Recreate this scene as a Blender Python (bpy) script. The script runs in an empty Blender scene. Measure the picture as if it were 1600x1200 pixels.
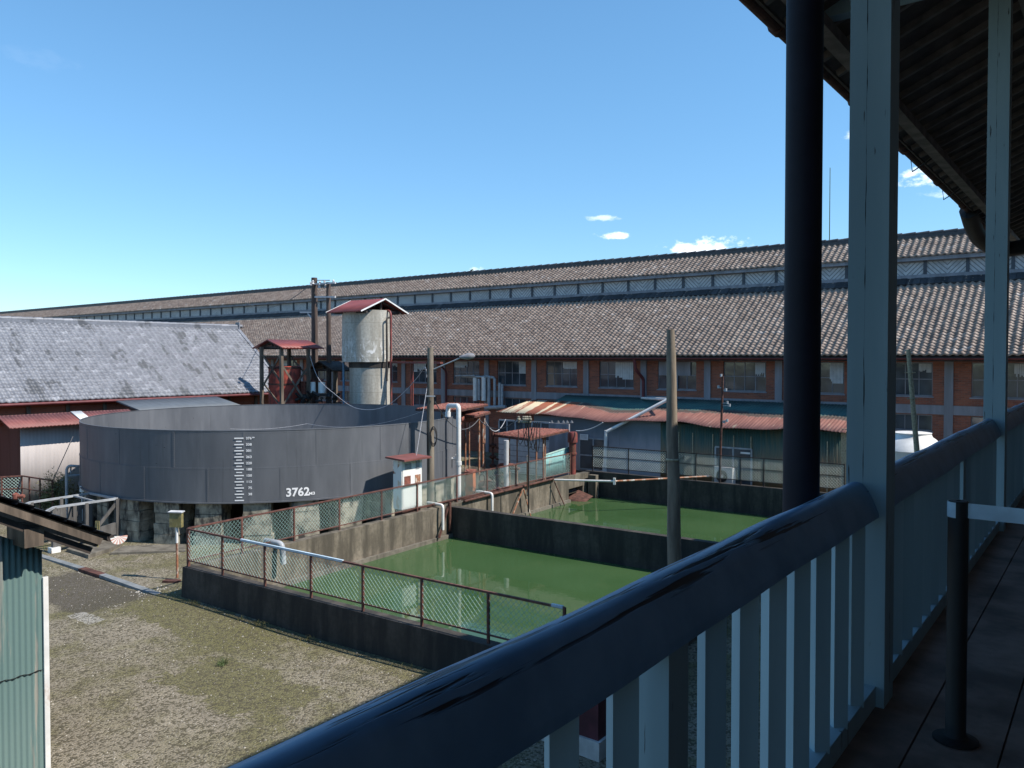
import bpy, math, random
import numpy as np
from mathutils import Vector, Matrix
from math import radians as R, sin, cos, pi, sqrt
random.seed(7); rng = np.random.default_rng(7)
C = bpy.context.scene.collection
S = bpy.context.scene
# ------------------------------------------------------------------ camera
FPX, HOR, EYE = 1240.0, 558.0, 6.3
YAW, PIT = R(37.5), R(1.3)
CY = HOR + FPX*math.tan(PIT)
FW = Vector((-sin(YAW), cos(YAW), 0)); RT = Vector((cos(YAW), sin(YAW), 0))
cam = bpy.data.objects.new('camera', bpy.data.cameras.new('camera')); C.objects.link(cam)
cam.location = (0, 0, EYE); cam.rotation_euler = (R(90)-PIT, 0, YAW)
cam.data.sensor_width = 36; cam.data.lens = 36*FPX/1600
cam.data.shift_y = (CY-600)/1600; cam.data.clip_end = 5000; cam.data.clip_start = .05
S.camera = cam
S.view_settings.view_transform = 'Standard'; S.view_settings.look = 'None'
S.view_settings.exposure = 0.35; S.view_settings.gamma = 1
# ------------------------------------------------------------------ sun and sky
AZ, EL = R(19), R(49)            # azimuth measured from +X towards +Y
SUN = Vector((cos(EL)*cos(AZ), cos(EL)*sin(AZ), sin(EL)))
sl = bpy.data.lights.new('sun', 'SUN'); sl.energy = 5.0; sl.angle = R(.53); sl.color = (1, .93, .84)
so = bpy.data.objects.new('sun', sl); C.objects.link(so)
so.rotation_euler = SUN.to_track_quat('Z', 'Y').to_euler()

def ray(px, py):
    x = (px-800)/FPX; y = -(py-CY)/FPX
    f = cos(PIT)+y*sin(PIT); u = -sin(PIT)+y*cos(PIT)
    return FW + RT*(x/f) + Vector((0, 0, u/f))
O = Vector((0, 0, EYE))
def PT(px, py, t): return O + ray(px, py)*t
def PZ(px, py, z): d = ray(px, py); return O + d*((z-EYE)/d.z)
def PX(px, py, X): d = ray(px, py); return O + d*(X/d.x)
def PY(px, py, Y): d = ray(px, py); return O + d*(Y/d.y)

W = bpy.data.worlds.new('World'); S.world = W; W.use_nodes = True
nt = W.node_tree; N = nt.nodes; L = nt.links; N.clear()
sky = N.new('ShaderNodeTexSky'); sky.sky_type = 'NISHITA'; sky.sun_disc = False
sky.sun_elevation = EL; sky.sun_rotation = pi/2-AZ
sky.altitude = 150; sky.air_density = 1.0; sky.dust_density = .0; sky.ozone_density = 1.6
bg = N.new('ShaderNodeBackground'); bg.inputs[1].default_value = .15
out = N.new('ShaderNodeOutputWorld')
tc = N.new('ShaderNodeTexCoord')
def wm(op, a, b=None, c=None):
    n = N.new('ShaderNodeMath'); n.operation = op
    for i, v in enumerate((a, b, c)):
        if v is None: continue
        if isinstance(v, (int, float)): n.inputs[i].default_value = v
        else: L.new(v, n.inputs[i])
    return n.outputs[0]
def wdot(v):
    n = N.new('ShaderNodeVectorMath'); n.operation = 'DOT_PRODUCT'
    L.new(tc.outputs['Generated'], n.inputs[0]); n.inputs[1].default_value = v
    return n.outputs['Value']
nz = N.new('ShaderNodeTexNoise'); nz.inputs['Scale'].default_value = 55; nz.inputs['Detail'].default_value = 6
nz.inputs['Roughness'].default_value = .6
mp = N.new('ShaderNodeMapping'); mp.inputs['Scale'].default_value = (1, 1, 1.9)
L.new(tc.outputs['Generated'], mp.inputs[0]); L.new(mp.outputs[0], nz.inputs['Vector'])
mask = None
for (px, py, wx, wy, st) in [(1103, 384, 62, 17, 1.0), (958, 368, 26, 6, .8), (940, 341, 27, 5, .45), (1452, 274, 46, 16, .85), (1470, 300, 30, 9, .35), (1328, 212, 14, 9, .55), (55, 90, 60, 16, .02), (745, 422, 14, 7, .5)]:
    d = ray(px, py).normalized(); r = d.cross(Vector((0, 0, 1))).normalized(); u = r.cross(d)
    sc = FPX/d.dot(FW)
    a = wm('MULTIPLY', wdot(r), sc/wx); b = wm('MULTIPLY', wdot(u), sc/wy)
    if py == 384: b = wm('MULTIPLY', wm('ADD', b, .25), 1.0)
    front = wm('GREATER_THAN', wdot(d), .5)
    r2 = wm('ADD', wm('MULTIPLY', a, a), wm('MULTIPLY', b, b))
    e = wm('SUBTRACT', 1.25, r2)
    e = wm('ADD', e, wm('MULTIPLY', wm('SUBTRACT', nz.outputs[0], .52), 5.6))
    mr = N.new('ShaderNodeMapRange'); mr.interpolation_type = 'SMOOTHSTEP'
    mr.inputs['From Min'].default_value = .0; mr.inputs['From Max'].default_value = 1.7
    L.new(e, mr.inputs['Value'])
    m = wm('MULTIPLY', wm('MULTIPLY', mr.outputs[0], front), st)
    mask = m if mask is None else wm('MAXIMUM', mask, m)
tint = N.new('ShaderNodeMix'); tint.data_type = 'RGBA'; tint.blend_type = 'MULTIPLY'; tint.inputs[0].default_value = 1
tint.inputs[7].default_value = (.95, 1.10, 1.10, 1)
up = wdot((0, 0, 1)); mr = N.new('ShaderNodeMapRange'); mr.interpolation_type = 'SMOOTHERSTEP'; mr.inputs[1].default_value = -.1; mr.inputs[2].default_value = .5
L.new(up, mr.inputs[0]); tm = N.new('ShaderNodeMix'); tm.data_type = 'RGBA'; L.new(mr.outputs[0], tm.inputs[0])
tm.inputs[6].default_value = (.54, .72, .87, 1); tm.inputs[7].default_value = (.68, 1.0, 1.10, 1); L.new(tm.outputs[2], tint.inputs[7])
L.new(sky.outputs[0], tint.inputs[6])
mx = N.new('ShaderNodeMix'); mx.data_type = 'RGBA'
L.new(mask, mx.inputs[0]); L.new(tint.outputs[2], mx.inputs[6]); mx.inputs[7].default_value = (9.0, 9.3, 9.6, 1)
L.new(mx.outputs[2], bg.inputs[0]); L.new(bg.outputs[0], out.inputs[0])

# ------------------------------------------------------------------ materials
MATS = {}
class G:
    """small node graph helper"""
    def __init__(s, name, rough=.8, metal=0.0, spec=None):
        s.m = bpy.data.materials.new(name); s.m.use_nodes = True
        s.t = s.m.node_tree; s.N = s.t.nodes; s.L = s.t.links
        s.b = s.N['Principled BSDF']; s.b.inputs['Roughness'].default_value = rough
        s.b.inputs['Metallic'].default_value = metal
        if spec is not None: s.b.inputs['Specular IOR Level'].default_value = spec
        s.tc = s.N.new('ShaderNodeTexCoord').outputs['Object']; MATS[name] = s.m
    def set(s, inp, v):
        if isinstance(v, (int, float)): s.b.inputs[inp].default_value = v
        elif isinstance(v, tuple): s.b.inputs[inp].default_value = (*v, 1)
        else: s.L.new(v, s.b.inputs[inp])
    def map(s, scale=(1, 1, 1), loc=(0, 0, 0), rot=(0, 0, 0), src=None):
        n = s.N.new('ShaderNodeMapping'); n.inputs['Scale'].default_value = scale
        n.inputs['Location'].default_value = loc; n.inputs['Rotation'].default_value = rot
        s.L.new(src or s.tc, n.inputs[0]); return n.outputs[0]
    def noise(s, scale, detail=4, vec=None, rough=.55, dist=0):
        n = s.N.new('ShaderNodeTexNoise'); n.inputs['Scale'].default_value = scale
        n.inputs['Detail'].default_value = detail; n.inputs['Roughness'].default_value = rough
        n.inputs['Distortion'].default_value = dist
        s.L.new(vec or s.tc, n.inputs['Vector']); return n.outputs[0]
    def vor(s, scale, vec=None, out='Color', feat='F1'):
        n = s.N.new('ShaderNodeTexVoronoi'); n.feature = feat; n.inputs['Scale'].default_value = scale
        s.L.new(vec or s.tc, n.inputs['Vector']); return n.outputs[out]
    def mth(s, op, a, b=None, c=None):
        n = s.N.new('ShaderNodeMath'); n.operation = op
        for i, v in enumerate((a, b, c)):
            if v is None: continue
            if isinstance(v, (int, float)): n.inputs[i].default_value = v
            else: s.L.new(v, n.inputs[i])
        return n.outputs[0]
    def sep(s, v=None):
        n = s.N.new('ShaderNodeSeparateXYZ'); s.L.new(v or s.tc, n.inputs[0]); return n.outputs
    def rng(s, v, a, b, c=0., d=1.):
        n = s.N.new('ShaderNodeMapRange'); n.interpolation_type = 'SMOOTHSTEP'
        for i, x in zip((1, 2, 3, 4), (a, b, c, d)): n.inputs[i].default_value = x
        s.L.new(v, n.inputs[0]); return n.outputs[0]
    def mix(s, f, a, b, mode='MIX'):
        n = s.N.new('ShaderNodeMix'); n.data_type = 'RGBA'; n.blend_type = mode
        if isinstance(f, (int, float)): n.inputs[0].default_value = f
        else: s.L.new(f, n.inputs[0])
        for i, v in ((6, a), (7, b)):
            if isinstance(v, tuple): n.inputs[i].default_value = (*v, 1)
            else: s.L.new(v, n.inputs[i])
        return n.outputs[2]
    def attr(s, name):
        n = s.N.new('ShaderNodeAttribute'); n.attribute_name = name; return n.outputs['Fac']
    def bump(s, h, st=.3, dist=.02):
        n = s.N.new('ShaderNodeBump'); n.inputs['Strength'].default_value = st; n.inputs['Distance'].default_value = dist
        s.L.new(h, n.inputs['Height']); s.L.new(n.outputs[0], s.b.inputs['Normal'])

def plain(name, col, rough=.8, var=.25, scale=4, metal=0, bump=.15, dirt=None, dirtamt=.5, spec=None, streak=False):
    g = G(name, rough, metal, spec)
    v = g.map((1, 1, .15)) if streak else None
    n = g.noise(scale, 5, v); n2 = g.noise(scale*7, 3, v)
    c1 = tuple(x*(1-var) for x in col); c2 = tuple(min(1, x*(1+var)) for x in col)
    c = g.mix(g.rng(n, .3, .7), c1, c2)
    c = g.mix(g.mth('MULTIPLY', g.rng(n2, .45, .75), .35), c, c1)
    if dirt:
        c = g.mix(g.rng(g.noise(scale*.9, 6, g.map((1, 1, .4), (5, 3, 1)), .65), .62-dirtamt*.25, .72-dirtamt*.15), c, dirt)
    g.set('Base Color', c)
    if bump: g.bump(n2, bump, .01)
    return g.m

def tilemat(name, cols, rough=.55, patch=None):
    g = G(name, rough)
    r = g.attr('rnd'); n = g.N.new('ShaderNodeValToRGB'); g.L.new(r, n.inputs[0])
    e = n.color_ramp.elements; e[0].position = 0; e[0].color = (*cols[0][1], 1); e[1].position = 1; e[1].color = (*cols[-1][1], 1)
    for p, c in cols[1:-1]:
        q = e.new(p); q.color = (*c, 1)
    c = n.outputs[0]
    c = g.mix(g.rng(g.noise(9, 4), .35, .75, 0, .5), c, tuple(x*.45 for x in cols[0][1]))
    big = g.noise(.35, 4)
    c = g.mix(g.rng(big, .45, .7, 0, .35), c, tuple(x*.8 for x in cols[1][1]))
    if patch: c = g.mix(g.mth('MULTIPLY', g.rng(g.noise(1.1, 3, g.map((.4, 1, .5), (3, 3, 3)), .6), .55, .62, 0, 1), g.mth('GREATER_THAN', r, .3)), c, patch)
    g.set('Base Color', c); g.bump(g.noise(40, 3), .25, .01)
    return g.m
tilemat('mill_tiles', [(0, (.21, .15, .115)), (.3, (.27, .20, .158)), (.75, (.34, .26, .207)), (.97, (.40, .315, .255)), (1, (.46, .40, .36))], .6)
tilemat('grey_tiles', [(0, (.16, .168, .19)), (.5, (.195, .205, .232)), (.9, (.23, .24, .265)), (1, (.32, .33, .36))], .5, (.085, .09, .10))
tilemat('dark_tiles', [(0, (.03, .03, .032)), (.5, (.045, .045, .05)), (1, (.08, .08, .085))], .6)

# brick wall (face -Y : X, Z mapping)
def brickmat(name, rot, c1=(.33, .095, .05), c2=(.17, .05, .032), mort=(.20, .14, .11)):
    g = G(name, .85)
    v = g.map((1, 1, 1), (0, 0, 0), rot)
    b = g.N.new('ShaderNodeTexBrick'); g.L.new(v, b.inputs['Vector'])
    b.inputs['Scale'].default_value = 1; b.inputs['Brick Width'].default_value = .24; b.inputs['Row Height'].default_value = .075
    b.inputs['Mortar Size'].default_value = .008; b.inputs['Color1'].default_value = (*c1, 1); b.inputs['Color2'].default_value = (*c2, 1)
    b.inputs['Mortar'].default_value = (*mort, 1)
    c = g.mix(g.rng(g.noise(1.2, 5), .35, .7, 0, .4), b.outputs[0], (.34, .125, .065))
    c = g.mix(g.rng(g.noise(6, 5, g.map((.35, 1, 3))), .58, .68, 0, .75), c, (.09, .04, .028))
    g.set('Base Color', c); g.bump(b.outputs['Fac'], -.5, .008); return g.m
brickmat('brick', (R(90), 0, 0))
brickmat('brick_side', (R(90), 0, R(90)))

plain('grey_timber', (.235, .235, .255), .75, .2, 3, streak=True)
plain('dark_grey_timber', (.07, .08, .095), .75, .2, 3)
plain('old_grey_wood', (.10, .095, .09), .85, .4, 5, streak=True)
plain('drum_red', (.34, .055, .035), .7, .35, 4, dirt=(.12, .035, .025))
plain('dark_timber', (.045, .035, .03), .85, .4, 5, streak=True)
plain('weathered_wood', (.13, .10, .075), .85, .5, 5, streak=True, bump=.4)
plain('old_pole', (.20, .165, .125), .85, .4, 6, streak=True, bump=.4)
plain('brown_pole', (.085, .06, .05), .85, .4, 6, streak=True)
plain('gutter_red', (.12, .024, .026), .6, .25, 3)
plain('pipe_red', (.20, .045, .038), .55, .3, 4, dirt=(.12, .05, .03))
plain('roof_red', (.22, .052, .042), .5, .15, 1.5, bump=.05)
plain('roof_brown', (.19, .065, .055), .6, .25, 1.5, streak=True)
plain('rust', (.19, .06, .042), .85, .5, 6, dirt=(.28, .14, .10), bump=.4)
plain('rust_dark', (.085, .035, .025), .85, .5, 6, bump=.4)
plain('rust_pole', (.30, .13, .07), .8, .4, 8, dirt=(.6, .55, .48))
plain('white_paint', (.72, .72, .70), .45, .1, 3, dirt=(.5, .42, .36), dirtamt=.1)
plain('white_pipe', (.70, .69, .66), .4, .1, 3, bump=0)
plain('grey_pipe', (.33, .35, .37), .45, .2, 4, bump=0)
plain('dark_pipe', (.012, .014, .026), .6, .2, 3, bump=.05, spec=.2)
plain('black', (.012, .012, .013), .6, .2, 5)
plain('interior_shade', (.012, .013, .016), .95, .3, 2, bump=0)  # near-black puts the shade of rooms and recesses into the colour
plain('orange_paint', (.55, .14, .04), .6, .25, 5, dirt=(.25, .09, .04))
plain('teal_sheet', (.16, .36, .36), .6, .25, 4, dirt=(.3, .25, .2), dirtamt=.2)
plain('blue_paint', (.10, .20, .30), .6, .25, 4)
plain('mesh_green', (.42, .60, .54), .5, .15, 4, bump=0)
plain('mesh_grey', (.62, .70, .64), .5, .15, 4, bump=0)
plain('fence_rust', (.12, .05, .038), .75, .4, 7)
plain('pale_blue', (.50, .62, .70), .5, .15, 5)
plain('block', (.50, .50, .50), .85, .15, 4)
plain('rope', (.33, .29, .20), .9, .3, 20)
plain('cable', (.10, .10, .105), .7, .3, 20, bump=0)
plain('cable_light', (.42, .42, .44), .6, .2, 20, bump=0)
plain('red_marks', (.60, .36, .30), .7, .2, 12)
plain('leaf', (.065, .105, .03), .7, .5, 6, bump=0)
plain('dry_leaf', (.15, .14, .05), .8, .5, 6, bump=0)
plain('bark', (.06, .045, .035), .9, .4, 6)
plain('burgundy', (.085, .02, .03), .6, .25, 4)
plain('shed_grey_roof', (.10, .115, .13), .55, .1, 2)
plain('curtain', (.55, .57, .57), .8, .1, 5, bump=0)
plain('sign_yellow', (.22, .19, .085), .5, .3, 8, dirt=(.2, .17, .06))
plain('text_white', (.80, .80, .80), .6, .05, 10, bump=0)
plain('sandstone', (.29, .265, .205), .9, .45, 3, dirt=(.05, .046, .04), dirtamt=.6, bump=.6)
plain('soil_and_shade', (.06, .05, .035), .95, .4, 3)  # pool floor soil; under the tank its dark colour stands for shade

# pale corrugated wall
plain('pale_sheet', (.42, .385, .375), .7, .1, 1.5, streak=True)
# veranda paint : pale blue grey, with long cracks
g = G('veranda_paint', .6, 0, .25)
s = g.sep(); wob = g.noise(2.2, 3, g.map((0, 0, 1)))
d = g.mth('ABSOLUTE', g.mth('ADD', g.mth('SUBTRACT', s[0], -.012), g.mth('MULTIPLY', g.mth('SUBTRACT', wob, .5), .02)))
crack = g.mth('MULTIPLY', g.mth('LESS_THAN', d, g.rng(g.noise(3.5, 3, g.map((0, 0, 1), (0, 0, 9))), .45, .65, .0003, .0028)), 1.0)
c = g.mix(g.rng(g.noise(4, 6, g.map((1, 1, .15))), .3, .7), (.24, .36, .42), (.31, .44, .50))
c = g.mix(crack, c, (.01, .014, .018)); c = g.mix(g.rng(g.noise(30, 4, g.map((1, 1, .1), (4, 4, 4))), .66, .7), c, (.06, .07, .075))
g.set('Base Color', c); g.bump(g.noise(14, 5, g.map((1, 1, .1))), .35, .004)
g = G('veranda_paint2', .6, 0, .25)
c = g.mix(g.rng(g.noise(4, 6, g.map((1, 1, .15))), .3, .7), (.25, .37, .43), (.32, .46, .52))
g.set('Base Color', c); g.bump(g.noise(20, 5, g.map((1, 1, .08))), .3, .004)
g = G('handrail_paint', .42, 0, .6)
v = g.map((1, .035, 1), (0, 0, 0), (0, 0, 0)); n = g.noise(46, 3, v, .6)
c = g.mix(g.rng(g.noise(5, 4), .3, .7), (.10, .23, .40), (.16, .32, .52))
g.set('Base Color', c)
cr = g.mth('MULTIPLY', g.rng(n, .40, .45, 1, 0), g.rng(g.sep()[2], EYE-.612, EYE-.590)); fine = g.noise(60, 4, g.map((1, .3, 1)))
h = g.mth('SUBTRACT', g.mth('MULTIPLY', fine, .12), g.mth('MULTIPLY', cr, 1.0)); g.bump(h, .7, .006)
g.set('Base Color', g.mix(cr, c, (.012, .018, .03)))
plain('floor_wood', (.22, .165, .14), .8, .4, 3, streak=False, bump=.3)
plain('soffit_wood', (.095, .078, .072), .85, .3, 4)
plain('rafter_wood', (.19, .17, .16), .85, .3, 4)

# tank iron
g = G('tank_iron', .55, 0, .35)
n = g.noise(.6, 5, g.map((1, 1, .35)), .6); st = g.noise(2.4, 5, g.map((1, 1, .12), (2, 2, 2)), .6)
c = g.mix(g.rng(n, .3, .7), (.088, .094, .105), (.130, .137, .149)); c = g.mix(g.rng(st, .46, .70, 0, .3), c, (.19, .197, .21)); c = g.mix(g.rng(g.noise(5, 5, g.map((1, 1, .05), (9, 2, 2)), .6), .60, .72, 0, .3), c, (.045, .047, .052))
c = g.mix(g.rng(g.noise(5, 3), .74, .78), c, (.03, .03, .035))
g.set('Base Color', c); g.bump(g.noise(1.1, 3), .10, .02)
# concrete
def concrete(name, lo, hi, stain, am, vs=1.0):
    g = G(name, .9)
    n = g.noise(1.2*vs, 6, None, .65); st = g.noise(2.2*vs, 6, g.map((1, 1, .16), (7, 1, 3)), .65)
    c = g.mix(g.rng(n, .3, .7), lo, hi); c = g.mix(g.rng(st, .5-am*.12, .62, 0, .85), c, stain)
    c = g.mix(g.rng(g.noise(9*vs, 4), .35, .75, 0, .5), c, tuple(x*.55 for x in lo))
    g.set('Base Color', c); g.bump(g.noise(18, 5, None, .7), .5, .02); return g
concrete('pool_concrete', (.135, .115, .085), (.25, .215, .165), (.05, .043, .032), 1.1)
concrete('dark_concrete', (.050, .043, .036), (.085, .072, .060), (.022, .02, .018), .9)  # darker copy; puts shade into the pool walls facing away from the sun
concrete('slab_concrete', (.14, .125, .10), (.20, .18, .145), (.08, .07, .055), .5)
g = concrete('tower_concrete', (.40, .38, .325), (.48, .46, .40), (.30, .28, .235), .5)
s = g.sep()
fr = g.mth('FRACT', g.mth('DIVIDE', g.mth('ADD', s[2], .25), .93)); ln = g.mth('LESS_THAN', fr, .022)
leak = g.rng(g.noise(2.6, 7, g.map((1, 1, .35), (3.3, 8, 1.5)), .75, 1.2), .53, .57)
zb = g.mth('MULTIPLY', g.rng(s[2], 5.9, 6.2), g.rng(s[2], 6.5, 7.6, 1, 0))
old = g.b.inputs['Base Color'].links[0].from_socket
c = g.mix(g.mth('MULTIPLY', ln, .55), old, (.16, .15, .12))
c = g.mix(g.mth('MULTIPLY', leak, zb), c, (.68, .67, .64)); g.set('Base Color', c)
# corrugated paint
def corr(name, top, low, rust, zmid, zs, streakamt=.5):
    g = G(name, .6)
    s = g.sep(); n = g.noise(3, 5, g.map((1, 1, .2)))
    f = g.rng(g.mth('ADD', s[2], g.mth('MULTIPLY', n, zs)), zmid-zs*.2, zmid+zs)
    c = g.mix(f, low, top)
    c = g.mix(g.rng(g.noise(4.5, 6, g.map((1, 1, .06), (1, 5, 3)), .65), .62-streakamt*.16, .66, 0, .8), c, rust)
    g.set('Base Color', c); g.bump(g.noise(25, 3), .15, .01); return g.m
corr('teal_corrugated', (.13, .21, .20), (.15, .23, .22), (.32, .30, .26), 1.5, 1, .15)
corr('green_corrugated', (.045, .095, .078), (.24, .145, .075), (.13, .125, .075), 2.1, 1.2, .8)
corr('blue_wall', (.13, .17, .20), (.34, .33, .36), (.20, .2, .22), 2.3, .9, .1)
corr('dark_brown_sheet', (.06, .035, .038), (.07, .04, .04), (.035, .02, .02), 2, 1, .6)
# annex roof : teal upper sheets, rust below a wandering line
g = G('annex_roof', .6)
s = g.sep(); wv = g.noise(.22, 3, g.map((1, 0, 0), (3.7, 0, 0)), .5); jag = g.noise(4, 3, g.map((1, .2, .2)))
lim = g.mth('ADD', g.mth('MULTIPLY', g.mth('SUBTRACT', wv, .5), 3.2), g.mth('ADD', g.mth('MULTIPLY', jag, .45), 1.25))
lim = g.mth('MAXIMUM', lim, .75); up = g.rng(g.mth('SUBTRACT', s[1], lim), -.05, .12)
band = g.mth('MULTIPLY', up, g.rng(g.mth('SUBTRACT', s[1], lim), .25, .75, 1, 0))
rustc = g.mix(g.rng(g.noise(5, 6, g.map((1, .12, .2)), .6), .35, .7), (.21, .09, .07), (.29, .135, .105))
rustc = g.mix(g.rng(g.noise(2.2, 5, g.map((1, .1, .2), (6, 0, 0)), .6, .5), .6, .68), rustc, (.50, .40, .28))
tealc = g.mix(g.rng(g.noise(1.1, 4), .35, .65), (.045, .13, .125), (.07, .17, .15))
tealc = g.mix(g.mth('MULTIPLY', band, .85), tealc, (.09, .045, .035))
c = g.mix(up, rustc, tealc)
left = g.rng(g.mth('ADD', s[0], g.mth('MULTIPLY', s[1], -.5)), 2.9, 3.3, 1, 0)
cream = g.mix(g.rng(g.noise(2.0, 3, g.map((1, .03, .1), (2, 0, 0)), .5), .44, .5), (.55, .47, .33), (.27, .09, .05))
c = g.mix(g.mth('MULTIPLY', left, g.rng(s[1], 2.2, 2.4, 1, 0)), c, cream)
g.set('Base Color', c); g.bump(g.noise(20, 3), .2, .01)
# rust cabinet
g = G('cabinet_paint', .5)
c = g.mix(g.rng(g.noise(2.3, 6, g.map((1, 1, .6), (4.4, 1, 7)), .65), .585, .63), (.78, .78, .75), (.23, .07, .03))
c = g.mix(g.rng(g.noise(3.3, 6, g.map((1, 1, .6), (1.4, 1, 2)), .6), .58, .66, 0, .6), c, (.55, .36, .18)); g.set('Base Color', c)
# clerestory chevron boards
g = G('chevron_boards', .7)
s = g.sep(); fx = g.mth('ABSOLUTE', g.mth('SUBTRACT', g.mth('FRACT', g.mth('DIVIDE', s[0], 1.8)), .5))
k = g.mth('FRACT', g.mth('MULTIPLY', g.mth('ADD', g.mth('MULTIPLY', fx, 1.8), s[2]), 4.5))
c = g.mix(g.mth('LESS_THAN', k, .28), (.52, .52, .52), (.20, .205, .21)); c = g.mix(g.rng(g.noise(3, 5), .4, .7, 0, .5), c, (.22, .23, .24))
g.set('Base Color', c); g.bump(k, .3, .02)
# window glass
g = G('window_glass', .08, 0, .8)
c = g.mix(g.rng(g.noise(.9, 2), .4, .6), (.035, .048, .058), (.065, .085, .10)); g.set('Base Color', c); g.bump(g.noise(1.5, 2), .08, .05)
# water
g = G('pool_water', .035, 0, .55)
g.b.inputs['IOR'].default_value = 1.33
n = g.noise(.25, 4, None, .5)
c = g.mix(g.rng(n, .3, .7), (.038, .084, .030), (.054, .106, .042)); c = g.mix(g.rng(g.noise(1.1, 5, g.map((1, .4, 1)), .7), .56, .70, 0, .35), c, (.075, .118, .048)); g.set('Base Color', c)
g.bump(g.mth('ADD', g.noise(2.6, 3, g.map((1, 1, 1)), .5), g.mth('MULTIPLY', g.noise(9, 2), .25)), .05, .03)
# ground
g = G('yard_ground', .95, 0, .15)
tcw = g.tc
n1 = g.noise(.42, 6, None, .65); n2 = g.noise(1.6, 6, None, .7); n3 = g.noise(32, 6, None, .8)
base = g.mix(g.rng(n2, .35, .7), (.25, .218, .165), (.345, .302, .232))
moss = g.mix(n3, (.115, .11, .045), (.185, .17, .08))
base = g.mix(g.rng(g.mth('ADD', n1, g.mth('MULTIPLY', n2, .35)), .60, .80, 0, .9), base, moss)
s = g.sep()
def boxmask(cx, cy, wx, wy, soft=.6):
    a = g.mth('DIVIDE', g.mth('SUBTRACT', s[0], cx), wx); b = g.mth('DIVIDE', g.mth('SUBTRACT', s[1], cy), wy)
    m = g.mth('MAXIMUM', g.mth('ABSOLUTE', a), g.mth('ABSOLUTE', b))
    return g.rng(g.mth('ADD', m, g.mth('MULTIPLY', g.mth('SUBTRACT', n2, .5), soft)), .9, 1.1, 1, 0)
for (cx_, cy_, wx_, wy_, q_) in ((-17.2, 10.3, 2.4, .75, .9), (-13.3, 8.8, 1.7, .8, .85), (-13.4, 11.2, 2.6, .35, .7), (-21, 13.5, 2.5, 1.2, .6), (-25, 15, 2, 1, .5)):
    base = g.mix(g.mth('MULTIPLY', boxmask(cx_, cy_, wx_, wy_, 2.2), q_), base, moss)
base = g.mix(g.rng(g.noise(3.2, 6, None, .75), .5, .72, 0, .55), base, (.125, .105, .07))
base = g.mix(g.mth('MULTIPLY', boxmask(-22.3, 9.75, 2.2, .95, .7), .85), base, (.085, .075, .066))
base = g.mix(g.mth('MULTIPLY', boxmask(-19.8, 8.85, .55, .2, 1.4), .8), base, (.40, .38, .34))
ps = g.vor(26, None, 'Color'); pd = g.vor(26, None, 'Distance')
sp = g.sep(ps)
base = g.mix(g.mth('MULTIPLY', g.mth('GREATER_THAN', sp[0], .74), g.rng(pd, .0, .35, .9, 0)), base, (.52, .49, .43))
base = g.mix(g.mth('MULTIPLY', g.mth('LESS_THAN', sp[1], .35), .85), base, (.085, .075, .05))
base = g.mix(g.rng(n3, .3, .6, .40, 0), base, (.09, .08, .05))
base = g.mix(g.mth('MULTIPLY', boxmask(-23.5, 29.5, 5.2, 5.5, .5), .85), base, (.06, .048, .038))
g.set('Base Color', base); g.bump(g.mth('ADD', g.mth('MULTIPLY', n3, 1.0), g.mth('MULTIPLY', pd, -1.2)), .7, .03)
g = G('stone_chips', .9); c = g.mix(g.attr('rnd'), (.12, .105, .08), (.48, .45, .40)); g.set('Base Color', c)
g = G('drain_cover', .8)
s = g.sep(); g.set('Base Color', g.mix(g.rng(g.noise(6, 4), .3, .7), (.15, .165, .17), (.22, .235, .24)))

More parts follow.
